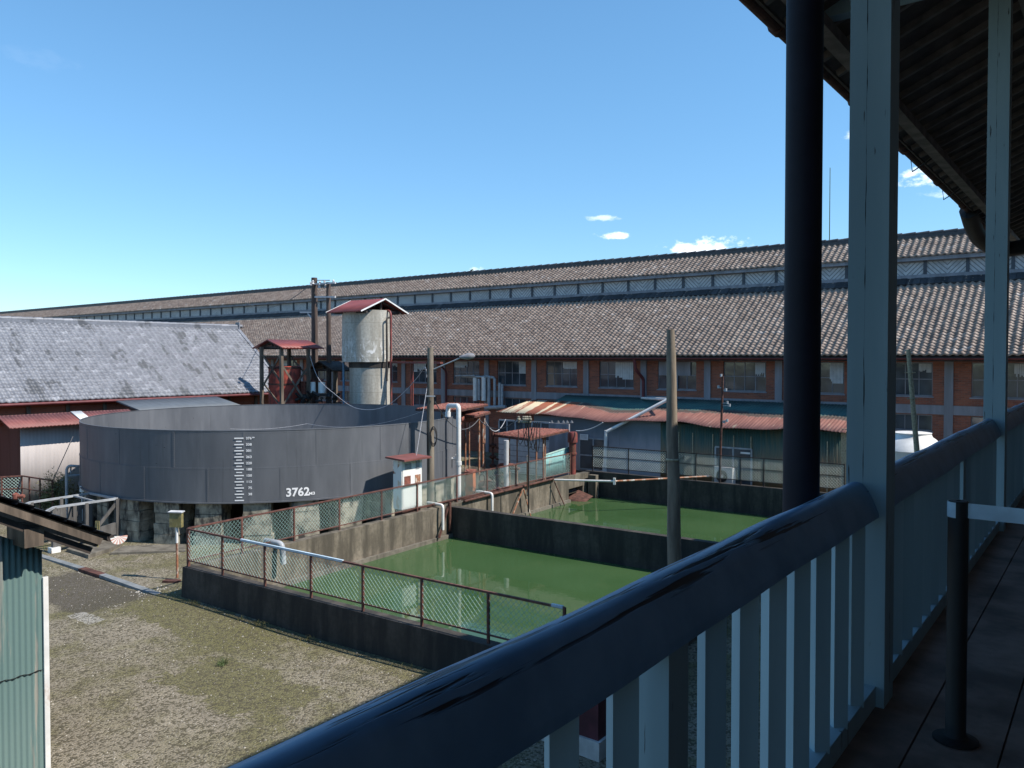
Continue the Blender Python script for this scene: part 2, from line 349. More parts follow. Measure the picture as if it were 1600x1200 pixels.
# ------------------------------------------------------------------ mesh helper
def wloc(o):
    m = Matrix.Identity(4)
    while o is not None:
        m = Matrix.Translation(o.location) @ o.rotation_euler.to_matrix().to_4x4() @ m; o = o.parent
    return m
class MB:
    def __init__(s): s.v = []; s.f = []; s.sm = []; s.r = []
    def add(s, vs, fs, smooth=False, rnd=None):
        b = len(s.v); s.v += [Vector(x) for x in vs]; q = random.random() if rnd is None else rnd
        for f in fs: s.f.append([b+i for i in f]); s.sm.append(smooth); s.r.append(q)
        return s
    def box(s, c, d, rot=0, tilt=None, jit=0):
        h = Vector(d)/2; m = Matrix.Rotation(rot, 4, 'Z')
        if tilt: m = m @ Matrix.Rotation(tilt[0], 4, tilt[1])
        vs = [Vector(c) + m @ Vector((x*h.x+random.uniform(-jit, jit), y*h.y+random.uniform(-jit, jit), z*h.z)) for z in (-1, 1) for y in (-1, 1) for x in (-1, 1)]
        return s.add(vs, [(0, 2, 3, 1), (4, 5, 7, 6), (0, 1, 5, 4), (2, 6, 7, 3), (0, 4, 6, 2), (1, 3, 7, 5)])
    def bx(s, a, b):
        a, b = Vector(a), Vector(b); return s.box((a+b)/2, (abs(b.x-a.x), abs(b.y-a.y), abs(b.z-a.z)))
    def bar(s, a, b, w, h, up=(0, 0, 1)):
        a, b = Vector(a), Vector(b); d = (b-a).normalized(); u = Vector(up)
        if abs(d.dot(u)) > .98: u = Vector((1, 0, 0))
        r = d.cross(u).normalized(); u = r.cross(d)
        vs = [p + r*x*w/2 + u*y*h/2 for p in (a, b) for (x, y) in ((-1, -1), (1, -1), (1, 1), (-1, 1))]
        return s.add(vs, [(3, 2, 1, 0), (4, 5, 6, 7), (0, 1, 5, 4), (1, 2, 6, 5), (2, 3, 7, 6), (3, 0, 4, 7)])
    def tube(s, pts, r, n=8, cap=True):
        pts = [Vector(p) for p in pts]; rs = r if isinstance(r, (list, tuple)) else [r]*len(pts)
        b = len(s.v); ref = None
        for i, p in enumerate(pts):
            d = (pts[min(i+1, len(pts)-1)]-pts[max(i-1, 0)]).normalized()
            if ref is None: ref = Vector((0, 0, 1)) if abs(d.z) < .9 else Vector((1, 0, 0))
            x = d.cross(ref).normalized(); y = x.cross(d); ref = y
            for k in range(n):
                a = 2*pi*k/n; s.v.append(p + (x*cos(a)+y*sin(a))*rs[i])
        q = random.random()
        for i in range(len(pts)-1):
            for k in range(n):
                s.f.append([b+i*n+k, b+i*n+(k+1) % n, b+(i+1)*n+(k+1) % n, b+(i+1)*n+k]); s.sm.append(n > 5); s.r.append(q)
        if cap:
            e = b+(len(pts)-1)*n; c0 = len(s.v); s.v += [s.v[b+k].copy() for k in range(n)]+[s.v[e+k].copy() for k in range(n)]
            s.f.append([c0+k for k in range(n)][::-1]); s.sm.append(False); s.r.append(q)
            s.f.append([c0+n+k for k in range(n)]); s.sm.append(False); s.r.append(q)
        return s
    def cyl(s, c, r, z0, z1, n=24, r2=None): return s.tube([(c[0], c[1], z0), (c[0], c[1], z1)], [r, r if r2 is None else r2], n)
    def lathe(s, c, prof, n=32, a0=0, a1=2*pi, crease=35):
        full = abs(a1-a0-2*pi) < 1e-6; m = n if full else n+1; q = random.random()
        runs = [[prof[0]]]
        for i in range(1, len(prof)):
            runs[-1].append(prof[i])
            if i < len(prof)-1:
                t0 = math.atan2(prof[i][1]-prof[i-1][1], prof[i][0]-prof[i-1][0]); t1 = math.atan2(prof[i+1][1]-prof[i][1], prof[i+1][0]-prof[i][0])
                if abs((t1-t0+pi) % (2*pi)-pi) > R(crease): runs.append([prof[i]])
        for run in runs:
            b = len(s.v)
            for (r, z) in run:
                for k in range(m):
                    a = a0+(a1-a0)*k/n; s.v.append(Vector((c[0]+r*cos(a), c[1]+r*sin(a), z)))
            for i in range(len(run)-1):
                for k in range(n):
                    k2 = (k+1) % m; s.f.append([b+i*m+k, b+i*m+k2, b+(i+1)*m+k2, b+(i+1)*m+k]); s.sm.append(True); s.r.append(q)
        return s
    def sheet(s, p00, p10, p11, p01, nu, th=.012, amp=0, waves=None, nv=2, sag=None):
        """slab between four corners; optional corrugation (waves along u) standing on its normal"""
        p00, p10, p11, p01 = map(Vector, (p00, p10, p11, p01)); nrm = (p10-p00).cross(p01-p00).normalized()
        b = len(s.v); m = nu+1
        for lay in (0, 1):
            for j in range(nv):
                vv = j/(nv-1)
                for i in range(m):
                    u = i/nu; p = p00.lerp(p10, u).lerp(p01.lerp(p11, u), vv)
                    h = amp*sin(2*pi*waves*u) if waves else 0
                    p = p + nrm*(h - lay*th)
                    if sag: p = p + Vector((0, 0, sag(u, vv)))
                    s.v.append(p)
        q = random.random(); o = m*nv
        for j in range(nv-1):
            for i in range(nu):
                a = b+j*m+i; s.f.append([a, a+1, a+m+1, a+m]); s.sm.append(True); s.r.append(q)
                s.f.append([a+o, a+o+m, a+o+m+1, a+o+1]); s.sm.append(True); s.r.append(q)
        for i in range(nu):
            a = b+i; s.f.append([a, a+o, a+o+1, a+1]); a = b+(nv-1)*m+i; s.f.append([a, a+1, a+o+1, a+o]); s.sm += [False]*2; s.r += [q]*2
        for j in range(nv-1):
            a = b+j*m; s.f.append([a, a+m, a+m+o, a+o]); a = b+j*m+nu; s.f.append([a, a+o, a+m+o, a+m]); s.sm += [False]*2; s.r += [q]*2
        return s
    def build(s, name, mat, parent=None, label=None, cat=None, group=None, kind=None, raw=False):
        me = bpy.data.meshes.new(name)
        vs = s.v
        if parent is not None and not raw:
            mi = wloc(parent).inverted(); vs = [mi @ v for v in vs]
        loc = Vector((0, 0, 0))
        if parent is None and kind is None and not raw:
            xs = [v.x for v in vs]; ys = [v.y for v in vs]; zs = [v.z for v in vs]
            loc = Vector(((min(xs)+max(xs))/2, (min(ys)+max(ys))/2, min(zs))); vs = [v-loc for v in vs]
        me.from_pydata([tuple(v) for v in vs], [], s.f)
        me.polygons.foreach_set('use_smooth', s.sm)
        at = me.attributes.new('rnd', 'FLOAT', 'FACE'); at.data.foreach_set('value', s.r)
        me.materials.append(MATS[mat]); me.update()
        o = bpy.data.objects.new(name, me); C.objects.link(o); o.location = loc
        if parent is not None: o.parent = parent
        tag(o, label, cat, group, kind); return o
def tag(o, label=None, cat=None, group=None, kind=None):
    if label: o['label'] = label
    if cat: o['category'] = cat
    if group: o['group'] = group
    if kind: o['kind'] = kind
    return o
def thing(name, loc, label, cat, group=None, rz=0):
    o = bpy.data.objects.new(name, None); C.objects.link(o); o.location = loc; o.rotation_euler = (0, 0, rz)
    o.empty_display_size = .2; return tag(o, label, cat, group)
def arc(p0, pm, p1, n=6):
    p0, pm, p1 = map(Vector, (p0, pm, p1))
    return [p0.lerp(pm, k/n).lerp(pm.lerp(p1, k/n), k/n) for k in range(n+1)]
def elbow(pts, rad):
    """polyline with rounded corners"""
    pts = [Vector(p) for p in pts]; o = [pts[0]]
    for i in range(1, len(pts)-1):
        a = pts[i]+(pts[i-1]-pts[i]).normalized()*rad; b = pts[i]+(pts[i+1]-pts[i]).normalized()*rad
        o += arc(a, pts[i], b, 5)
    return o+[pts[-1]]
def spline(pts, n=8):
    P = [Vector(p) for p in pts]; P = [P[0]*2-P[1]]+P+[P[-1]*2-P[-2]]; o = []
    for i in range(1, len(P)-2):
        for k in range(n):
            t = k/n; a, b, c, d = P[i-1:i+3]
            o.append(.5*((2*b)+(c-a)*t+(2*a-5*b+4*c-d)*t*t+(3*b-a-3*c+d)*t**3))
    return o+[P[-2]]
def sagline(a, b, sag, n=14):
    a, b = Vector(a), Vector(b); return [a.lerp(b, k/n)-Vector((0, 0, sag*4*(k/n)*(1-k/n))) for k in range(n+1)]

def tile_roof(name, mat, parent, o, a, s, Lg, Sl, w=.3, e=.27, amp=.05, ns=6, step=.035, lip=.04):
    o, a, s = Vector(o), Vector(a).normalized(), Vector(s).normalized(); n = a.cross(s)
    nc = int(round(Lg/w)); nr = int(round(Sl/e)); w = Lg/nc; e = Sl/nr; k = nc*ns+1
    u = np.arange(k)*(w/ns); ph = (np.arange(k) % ns)/ns
    prof = amp*(0.5+0.5*np.cos(2*pi*(ph+.1)))**1.2
    A, Sv, Nv, Ov = map(np.array, (a, s, n, o)); V = []; Fc = []; Rn = []
    for r in range(nr):
        ci = np.minimum(np.arange(k)//ns, nc-1); jit = rng.normal(0, .006, nc)[ci]; js = rng.normal(0, .008, nc)[ci]
        rows = [(r*e-.01+js, prof*.7-lip), (r*e-.012+js, prof+step+jit), ((r+1)*e, prof*1.0+jit*.3)]
        b = r*3*k
        for (vv, hh) in rows:
            V.append(Ov + np.outer(u, A) + np.outer(np.broadcast_to(vv, k), Sv) + np.outer(hh, Nv))
        i = np.arange(k-1); rnd = rng.random(nc)[ci[:-1]]
        for q in (0, 1):
            b0 = b+q*k; Fc.append(np.stack([b0+i, b0+i+1, b0+k+i+1, b0+k+i], 1)); Rn.append(rnd)
    V = np.concatenate(V); Fc = np.concatenate(Fc); Rn = np.concatenate(Rn)
    if parent is not None: V = V - np.array(wloc(parent).to_translation())
    me = bpy.data.meshes.new(name); me.vertices.add(len(V)); me.vertices.foreach_set('co', V.astype('f').ravel())
    me.loops.add(Fc.size); me.loops.foreach_set('vertex_index', Fc.astype('i').ravel())
    me.polygons.add(len(Fc)); me.polygons.foreach_set('loop_start', np.arange(0, Fc.size, 4, dtype='i'))
    me.update(calc_edges=True)
    at = me.attributes.new('rnd', 'FLOAT', 'FACE'); at.data.foreach_set('value', Rn.astype('f'))
    sm = np.ones(len(Fc), bool); me.polygons.foreach_set('use_smooth', sm)
    me.materials.append(MATS[mat]); ob = bpy.data.objects.new(name, me); C.objects.link(ob); ob.parent = parent
    return ob

# ------------------------------------------------------------------ pool frame
PR = R(2.7); PU = Vector((cos(PR), sin(PR), 0)); PV = Vector((-sin(PR), cos(PR), 0)); P0 = Vector((-19.4, 11.05, 0))
PLU, PLV, DV, WT, WZ = 12.2, 21.6, 10.75, .83, -.35
def pp(u, v, z=0): return P0 + PU*u + PV*v + Vector((0, 0, z))
def pbox(mb, u0, u1, v0, v1, z0, z1, bat=0):
    vs = [pp(u0, v0, z0), pp(u1, v0, z0), pp(u1, v1, z0), pp(u0, v1, z0), pp(u0+bat, v0+bat, z1), pp(u1, v0+bat, z1), pp(u1, v1, z1), pp(u0+bat, v1, z1)]
    return mb.add(vs, [(3, 2, 1, 0), (4, 5, 6, 7), (0, 1, 5, 4), (1, 2, 6, 5), (2, 3, 7, 6), (3, 0, 4, 7)])
# ------------------------------------------------------------------ ground
def gz(u, v):
    z = .035*sin(u*.7+1)*cos(v*.5)+.03*sin(u*.23+v*.31)
    if v > PLV+.2: z += .45*min(1, (v-PLV-.2)/1.5)
    if -.8 < v < .0 and -1 < u < 13: z += .05*(v+.8)
    return z
us = sorted(set([-700, -300, -120, -70] + list(np.arange(-40, 0, .8)) + [.15] + list(np.arange(.8, PLU-.3, .8)) + [PLU-.15] + list(np.arange(PLU+.4, 20, .8)) + [30, 70, 200, 700]))
vs_ = sorted(set([-700, -200, -60, -30] + list(np.arange(-14, 0, .6)) + [.15] + list(np.arange(1, PLV-.5, 1.2)) + [PLV-.15] + list(np.arange(PLV+.4, 32, 1)) + [60, 200, 700]))
mb = MB(); idx = {}
for j, v in enumerate(vs_):
    for i, u in enumerate(us):
        idx[i, j] = len(mb.v); far = abs(u) > 60 or abs(v) > 60
        mb.v.append(pp(u, v, -.0 if far else gz(u, v)))
for j in range(len(vs_)-1):
    for i in range(len(us)-1):
        if us[i] >= .15 and us[i+1] <= PLU-.14 and vs_[j] >= .15 and vs_[j+1] <= PLV-.14: continue
        mb.f.append([idx[i, j], idx[i+1, j], idx[i+1, j+1], idx[i, j+1]]); mb.sm.append(True); mb.r.append(0)
mb.build('ground', 'yard_ground', kind='structure')
mb = MB()
mb.add([pp(.2, .2, -2), pp(PLU-.2, .2, -2), pp(PLU-.2, PLV-.2, -2), pp(.2, PLV-.2, -2)], [(0, 1, 2, 3)]); mb.build('pool_floor', 'soil_and_shade', kind='structure')
for v0, v1 in ((.3, DV), (DV+.25, PLV-.3)):
    mb = MB(); mb.add([pp(.3, v0, WZ), pp(PLU-.3, v0, WZ), pp(PLU-.3, v1, WZ), pp(.3, v1, WZ)], [(0, 1, 2, 3)])
    mb.build('water', 'pool_water', kind='structure')
def onyard(p):
    q = p-P0; u, v = q.dot(PU), q.dot(PV); return not (-.1 < u < PLU+.1 and -.1 < v < PLV+.1)
# loose stones and grass on the yard
mb = MB()
for k in range(7500):
    t = 11.5+ (random.random()**.8)*17; p = PT(random.uniform(40, 1000), 600, t); p.z = 0
    if not onyard(p): continue
    q = p-P0; r = random.choice((.008, .012, .016, .022))*random.uniform(.7, 1.3); z = gz(q.dot(PU), q.dot(PV))
    a = random.uniform(0, pi); vs = [p+Vector((r*cos(a+i*1.257)*random.uniform(.7, 1.2), r*sin(a+i*1.257)*random.uniform(.7, 1.2), z-.004)) for i in range(5)]
    vs.append(p+Vector((0, 0, z+r*.7))); mb.add(vs, [(i, (i+1) % 5, 5) for i in range(5)], False, random.random()**1.6)
mb.build('gravel', 'stone_chips', kind='stuff', label='loose pale gravel chips scattered over the mossy yard', cat='gravel')
mb = MB()
def blades(mb, p, n, h, sp):
    for k in range(n):
        a = random.uniform(0, 2*pi); b = p+Vector((random.gauss(0, sp), random.gauss(0, sp), 0)); w = Vector((cos(a), sin(a), 0))*.006
        tip = b+Vector((random.gauss(0, h*.5), random.gauss(0, h*.5), h*random.uniform(.5, 1.1)))
        mb.add([b-w, b+w, tip], [(0, 1, 2)])
for k in range(900):
    t = 12+random.random()**.8*18; p = PT(random.uniform(60, 900), 600, t); p.z = 0
    if not onyard(p): continue
    q = p-P0; p.z = gz(q.dot(PU), q.dot(PV)); c = sin(p.x*.9)*cos(p.y*1.1)
    if c < random.uniform(-.3, .9): continue
    blades(mb, p, 9, .035, .07)
mb.build('grass', 'dry_leaf', kind='stuff', label='short dry grass and moss growing in the yard', cat='grass')
mb = MB(); p = PZ(349, 1038, .02); blades(mb, p, 90, .14, .06)
mb.build('grass_tuft', 'leaf', label='single bright green grass tuft growing alone in the gravel yard', cat='grass tuft')

for k in range(12):
    q = pp(random.choice((1.2, 3.4, 5.1, 7.9, 9.4))+random.gauss(0, .25), -.12-random.random()*.15, .0)
    q.z = gz(2, -.2); mb.__init__() if k == 0 else None; blades(mb, q, 16, .10, .07)
mb.build('weeds', 'dry_leaf', kind='stuff', label='dry weeds sprouting along the foot of the near pool wall', cat='weeds')
mb = MB()
for k in range(170):
    p = PZ(random.gauss(243, 16), random.gauss(929, 5), 0)
    if not onyard(p): continue
    r = random.uniform(.015, .045); a = random.uniform(0, pi); vs = [p+Vector((r*cos(a+i*1.257), r*sin(a+i*1.257), -.004)) for i in range(5)]+[p+Vector((0, 0, r*.8))]; mb.add(vs, [(i, (i+1) % 5, 5) for i in range(5)], False, random.uniform(.4, 1))
mb.build('rubble', 'stone_chips', kind='stuff', label='pale rubble scattered where the drain strip meets the pool', cat='rubble')
# ------------------------------------------------------------------ pool basin
pool = thing('concrete_pool', pp(6, 10, 0), 'rectangular stained concrete pool split in two basins of green water', 'pool')
mb = MB(); pbox(mb, 0, PLU, 0, .32, -.6, WT, .05); mb.build('front_wall', 'dark_concrete', pool)
mb = MB(); pbox(mb, 0, .3, .32, PLV-2.3, -2, WT); pbox(mb, 0, .3, PLV-2.3, PLV-1.0, .25, WT)
pbox(mb, 0, .3, PLV-1.0, PLV-.3, -2, WT-.02)
mb.build('side_wall', 'pool_concrete', pool)
mb = MB(); pbox(mb, PLU-.3, PLU, .32, PLV-.3, -2, WT); mb.build('side_wall', 'pool_concrete', pool)
mb = MB(); pbox(mb, 0, PLU, PLV-.3, PLV, -2, WT); mb.build('back_wall', 'dark_concrete', pool)
mb = MB(); pbox(mb, .3, PLU-.3, DV, DV+.25, -2, WT-.06); mb.build('dividing_wall', 'dark_concrete', pool)
mb = MB(); pbox(mb, .3, .42, .33, PLV-2.3, -2, WZ+.13); mb.build('ledge', 'slab_concrete', pool)
# sluice recess behind the side wall opening
mb = MB(); pbox(mb, -1.2, -.02, PLV-2.5, PLV-2.35, -.5, .2); pbox(mb, -1.2, -.02, PLV-1.0, PLV-.85, -.5, .2); pbox(mb, -1.35, -1.2, PLV-2.5, PLV-.85, -.5, .2)
mb.build('sluice_recess_shade', 'interior_shade', pool)
mb = MB(); pbox(mb, .45, .85, PLV-.75, PLV-.42, -2, WT-.1); mb.build('pillar', 'pool_concrete', pool)
mb = MB(); mb.sheet(pp(-.1, PLV-2.2, -.36), pp(.9, PLV-1.9, -.38), pp(.85, PLV-1.0, -.2), pp(-.1, PLV-1.1, .1), 6, .03); mb.build('floating_board', 'rust_dark', label='broken rusty board half sunk at the pool sluice', cat='board')

mb = MB()
for k in range(260):
    e = random.random(); u = random.uniform(.5, PLU-.5); v = random.choice((random.uniform(.5, DV-.2), random.uniform(DV+.4, PLV-.6)))
    if e < .55: u = .44+abs(random.gauss(0, .25))
    elif e < .8: v = random.choice((DV-.05-abs(random.gauss(0, .15)), PLV-.4-abs(random.gauss(0, .2))))
    r = random.uniform(.012, .035); a = random.uniform(0, pi); c_ = pp(u, v, WZ+.004)
    mb.add([c_+Vector((r*cos(a+i*2.1+random.random()*.5), r*sin(a+i*2.1), 0)) for i in range(3)], [(0, 1, 2)])
mb.build('floating_leaves', 'dry_leaf', kind='stuff', label='tiny leaves and scum floating on the green pool water', cat='leaves')
# ------------------------------------------------------------------ chain link fences
def chain(mb, a, b, z0, z1, pitch=.085, r=.0042, both=True, zend=None):
    """diagonal wires clipped to a rectangle from a to b, z0..z1"""
    a, b = Vector(a), Vector(b); Ln = (b-a).length; d = (b-a).normalized(); h = z1-z0
    def zz(x): return 0
    k = -h
    while k < Ln:
        for sgn in ((1, -1) if both else (1,)):
            x0, y0, x1, y1 = (k, 0, k+h, h)
            if x0 < 0: y0 = -x0; x0 = 0
            if x1 > Ln: y1 -= x1-Ln; x1 = Ln
            if y1-y0 < .02: continue
            ya, yb = (y0, y1) if sgn > 0 else (h-y0, h-y1)
            off = Vector((-d.y, d.x, 0))*(.004 if sgn > 0 else -.004)
            za = a.z+(b.z-a.z)*x0/Ln; zb = a.z+(b.z-a.z)*x1/Ln
            p, q = a+d*x0, a+d*x1; p.z = za+z0+ya; q.z = zb+z0+yb
            mb.tube([p+off, q+off], r, 4, False)
        k += pitch*sqrt(2)
def wallfence(name, label, pa, pb, us_, zt, mat, zr=.12, pmat='fence_rust', prad=.025, mid=False, skip=(), cat='fence', toprail=.8, both=True, wr=.0042):
    """pa,pb ends on the wall top (world), us_ post distances"""
    pa, pb = Vector(pa), Vector(pb); d = (pb-pa).normalized()
    f = thing(name, pa.lerp(pb, .5), label, cat)
    H1 = Vector((0, 0, zt))
    for u in us_: MB().bar(pa+d*u, pa+d*u+Vector((0, 0, zt+.015)), prad*2, prad*2, (0, 1, 0)).build('post', pmat, f)
    Lg = us_[-1]; mb = MB(); mb.bar(pa+H1, pa+d*Lg+H1, .045, .04); mb.build('top_rail', pmat, f)
    mb = MB(); mb.bar(pa+Vector((0, 0, zr)), pa+d*Lg+Vector((0, 0, zr)), .03, .03); mb.build('bottom_rail', pmat, f)
    if mid: mb = MB(); mb.bar(pa+Vector((0, 0, zt*.6)), pa+d*Lg+Vector((0, 0, zt*.6)), .025, .025); mb.build('middle_rail', pmat, f)
    mb = MB(); chain(mb, pa, pa+d*Lg, zr, zt-.02, both=both, r=wr); mb.build('wire_mesh', mat, f)
    return f
fa = pp(.12, .16, WT)
posts = [0]
for px in (348, 414, 486, 567, 659, 763, 882):
    # intersect view column with the front wall plane
    d = ray(px, 900); n = PV; t = (fa-O).dot(n)/d.dot(n); posts.append((O+d*t-fa).dot(PU))
while posts[-1] < PLU-2: posts.append(posts[-1]+1.62)
fe = wallfence('chain_link_fence', 'rusty framed chain link fence on the near wall of the pool', fa, pp(PLU, .16, WT), posts, .98, 'mesh_green', .16, prad=.024)
for (a, b) in ((377, 536), (862, 880)):
    q = []
    for px in (a, b):
        d = ray(px, 900); t = (fa-O).dot(PV)/d.dot(PV); q.append((O+d*t-fa).dot(PU))
    MB().bar(fa+PU*q[0]+Vector((0, 0, .993)), fa+PU*q[1]+Vector((0, 0, .993)), .052, .048).build('rail_cover', 'pale_blue', fe, label='pale blue painted stretch of top rail')
fb = pp(.12, .16, WT); posts = [0]
for px in (376, 458, 529, 595, 651, 713, 760, 805, 848, 890):
    d = ray(px, 800); t = (fb-O).dot(PU)/d.dot(PU); posts.append((O+d*t-fb).dot(PV))
print('left fence posts', [round(x, 2) for x in posts], 'PLV', PLV)
fl = wallfence('chain_link_fence', 'long green chain link fence on the pool wall beside the black tank', fb+PV*.03, pp(.12, PLV, WT), posts, 1.0, 'mesh_green', .14)
d = Vector((0, 0, 1))
bfa = pp(.35, PLV-.12, WT); wallfence('chain_link_fence', 'grey green chain link fence on the far pool wall before the annex', bfa, pp(PLU, PLV-.12, WT), [0, 1.9, 3.8, 5.2, 6.3, 7.2, 8.2, 9.2, 10.2, 11.4], 1.2, 'mesh_grey', .2, pmat='dark_timber', mid=True, prad=.02, wr=.0055)

# ------------------------------------------------------------------ iron water tank
TC = Vector((-28.5, 20.9, 0)); TR = 7.6; TZ0, TZ1, TZM = 1.42, 3.86, 2.55
def tang(px, py=700):
    """angle on the near side of the tank seen at image column px"""
    d = ray(px, py); d.z = 0; o = -TC.copy(); a = d.dot(d); b = 2*o.dot(d); c = o.dot(o)-TR*TR
    D = b*b-4*a*c; t = (-b-sqrt(max(0, D)))/(2*a); p = d*t - TC; return math.atan2(p.y, p.x)
tank = thing('water_tank', TC, 'huge round black iron water tank on stone piers with white gauge marks', 'water tank')
mb = MB(); mb.lathe(TC, [(TR-.03, TZ0), (TR, TZ0), (TR, TZM+.06), (TR-.012, TZM+.06)], 128); mb.lathe(TC, [(TR-.012, TZM-.02), (TR-.012, TZ1), (TR-.03, TZ1), (TR-.03, TZ0+.02), (0.01, TZ0+.02)], 128)
mb.lathe(TC, [(0.01, TZ0), (TR-.03, TZ0)], 128)
mb.build('shell', 'tank_iron', tank)
mb = MB(); mb.lathe(TC, [(TR-.008, TZ1-.03), (TR-.002, TZ1-.03), (TR-.002, TZ1+.004), (TR-.045, TZ1+.006), (TR-.045, TZ1-.01)], 128)
mb.lathe(TC, [(TR+.002, TZ0+.0), (TR+.05, TZ0+.0), (TR+.05, TZ0+.05), (TR+.002, TZ0+.05)], 128); mb.build('rim', 'tank_iron', tank)
def tp(a, z, r=0): return TC + Vector(((TR+r)*cos(a), (TR+r)*sin(a), z))
mb = MB(); rv = MB(); sa = 8/TR*.78
def rivet(a, z, r): 
    p = tp(a, z, r); t = Vector((-sin(a), cos(a), 0))*.011; n = Vector((cos(a), sin(a), 0))*.007; k = Vector((0, 0, .011))
    rv.add([p-t-k, p+t-k, p+t+k, p-t+k, p+n], [(0, 1, 4), (1, 2, 4), (2, 3, 4), (3, 0, 4)])
np_ = 20
for k in range(np_):
    a = tang(324)+2*pi*k/np_
    for zz, a_, r_ in (((TZ0+.05, TZM+.05), a, .001), ((TZM+.06, TZ1-.05), a+pi/np_, -.011)):
        w = .035/TR; vs = [tp(a_-w, zz[0], r_+.007), tp(a_+w, zz[0], r_+.007), tp(a_+w, zz[1], r_+.007), tp(a_-w, zz[1], r_+.007), tp(a_-w, zz[0], r_-.003), tp(a_+w, zz[0], r_-.003), tp(a_+w, zz[1], r_-.003), tp(a_-w, zz[1], r_-.003)]
        mb = MB(); mb.add(vs, [(0, 1, 2, 3), (1, 5, 6, 2), (4, 0, 3, 7), (3, 2, 6, 7)]); mb.build('seam_strip', 'tank_iron', tank)
        z = zz[0]+.03
        while z < zz[1]: rivet(a_-.02/TR, z, r_+.007); rivet(a_+.02/TR, z, r_+.007); z += .075
for k in range(620):
    a = 2*pi*k/620
    rivet(a, TZM+.03, .001); rivet(a, TZ1-.09, -.011); rivet(a, TZ0+.085, .001)
rv.build('rivets', 'tank_iron', tank)
# painted gauge and numbers, wrapped on the shell
def wrap_text(txt, a0, z0, h, mb, bold=.0, align='LEFT', wide=1.0, rr=.011):
    cu = bpy.data.curves.new('txt', 'FONT'); cu.body = txt; cu.size = h*1.38; cu.align_x = align; cu.offset = bold; cu.resolution_u = 3
    ob = bpy.data.objects.new('txt', cu); C.objects.link(ob); bpy.context.view_layer.update()
    me = bpy.data.meshes.new_from_object(ob.evaluated_get(bpy.context.evaluated_depsgraph_get()))
    vs = [tp(a0+v.co.x*wide/TR, z0+v.co.y, rr) for v in me.vertices]; fs = [tuple(p.vertices) for p in me.polygons]
    mb.add(vs, fs, False); bpy.data.objects.remove(ob); bpy.data.curves.remove(cu)
ag = tang(373.5); gm = MB(); zt_, zb_ = 3.60, 1.52
def mark(a, z, w, h, mbb):
    n = 4; vs = []
    for k in range(n+1):
        aa = a+(k/n-.5)*w/TR
        for q in (0, 1): vs.append(tp(aa, z+(q-.5)*h, .012))
    mbb.add(vs, [(2*k, 2*k+2, 2*k+3, 2*k+1) for k in range(n)])
nums = ['376', '338', '301', '263', '220', '188', '150', '113', '75', '38', '']
tx = MB(); ar = tang(393.5)
for k in range(11):
    z = zt_-(zt_-zb_)*k/10; mark(ag, z, .30, .042, gm)
    if k < 10: mark(ag, z-(zt_-zb_)/20, .19, .036, gm)
    if nums[k]:
        tx = MB(); wrap_text(nums[k], ar, z-.04, .082, tx, .003, 'RIGHT', 1.12); tx.build('painted_number', 'text_white', tank)
tx = MB(); wrap_text('M3', tang(394.3), zt_+.005, .035, tx, .003, 'LEFT', 1.2)
tx.build('painted_number', 'text_white', tank); tx = MB(); wrap_text('3762', tang(446), 1.60, .285, tx, .012, 'LEFT', 1.0); wrap_text('.', tang(471)-.005, 1.60, .2, tx, .004)
tx.build('painted_number', 'text_white', tank); tx = MB(); wrap_text('M3', tang(482), 1.61, .1, tx, .004, 'LEFT', 1.2)
gm.build('gauge_marks', 'text_white', tank); tx.build('painted_number', 'text_white', tank)
# small valve on the right side
mb = MB(); av = tang(706); mb.tube([tp(av, 2.15), tp(av, 2.15, .16)], .05, 10); mb.tube([tp(av, 2.05, .2), tp(av, 2.32, .2)], .06, 8); mb.box(tp(av, 2.2, .2), (.3, .06, .05)); mb.build('valve', 'white_paint', tank)
# stone piers
angs = []
for px in (198, 256, 322, 401, 478, 548, 612): angs.append(tang(px))
angs.sort(); dm = sum(angs[i+1]-angs[i] for i in range(len(angs)-1))/(len(angs)-1); npier = int(round(2*pi/dm)); print('pier angles', [round(a, 3) for a in angs], npier)
a0 = angs[3]
for k in range(npier):
    a = a0+2*pi*(k-3)/npier
    m = min(angs, key=lambda x: abs((x-a+pi) % (2*pi)-pi))
    if abs((m-a+pi) % (2*pi)-pi) < dm*.4: a = m
    pr = MB(); z = -.1; n = Vector((cos(a), sin(a), 0)); t = Vector((-sin(a), cos(a), 0))
    for hgt in (.42, .36, .36, .37):
        w = random.uniform(.44, .48); c = TC+n*(TR-.50); o = random.uniform(-.02, .02)
        vs = []
        for zz in (z+.008, z+hgt-.008):
            for (x, y) in ((-w, -.42), (w, -.42), (w, .42), (-w, .42)): vs.append(c+t*(x+o+random.uniform(-.02, .02))+n*(y+random.uniform(-.02, .02))+Vector((0, 0, zz)))
        pr.add(vs, [(3, 2, 1, 0), (4, 5, 6, 7), (0, 1, 5, 4), (1, 2, 6, 5), (2, 3, 7, 6), (3, 0, 4, 7)]); z += hgt
    pr.build('stone_pier', 'sandstone', tank)
for k in range(16):
    a = a0+2*pi*(k+.5)/16; mb = MB(); mb.cyl(TC+Vector((6.1*cos(a), 6.1*sin(a), 0)), .2, -.1, 1.05, 8); mb.box(TC+Vector((6.1*cos(a), 6.1*sin(a), 1.22)), (.5, .6, .36), a); mb.build('inner_shade_pillar', 'soil_and_shade', tank)  # pillars coloured dark to paint the shade under the tank
mb = MB(); mb.lathe(TC, [(5.7, -.1), (5.7, 1.4)], 32); mb.build('void_shade_drum', 'soil_and_shade', tank)  # added dark drum, standing for the shaded void between the piers

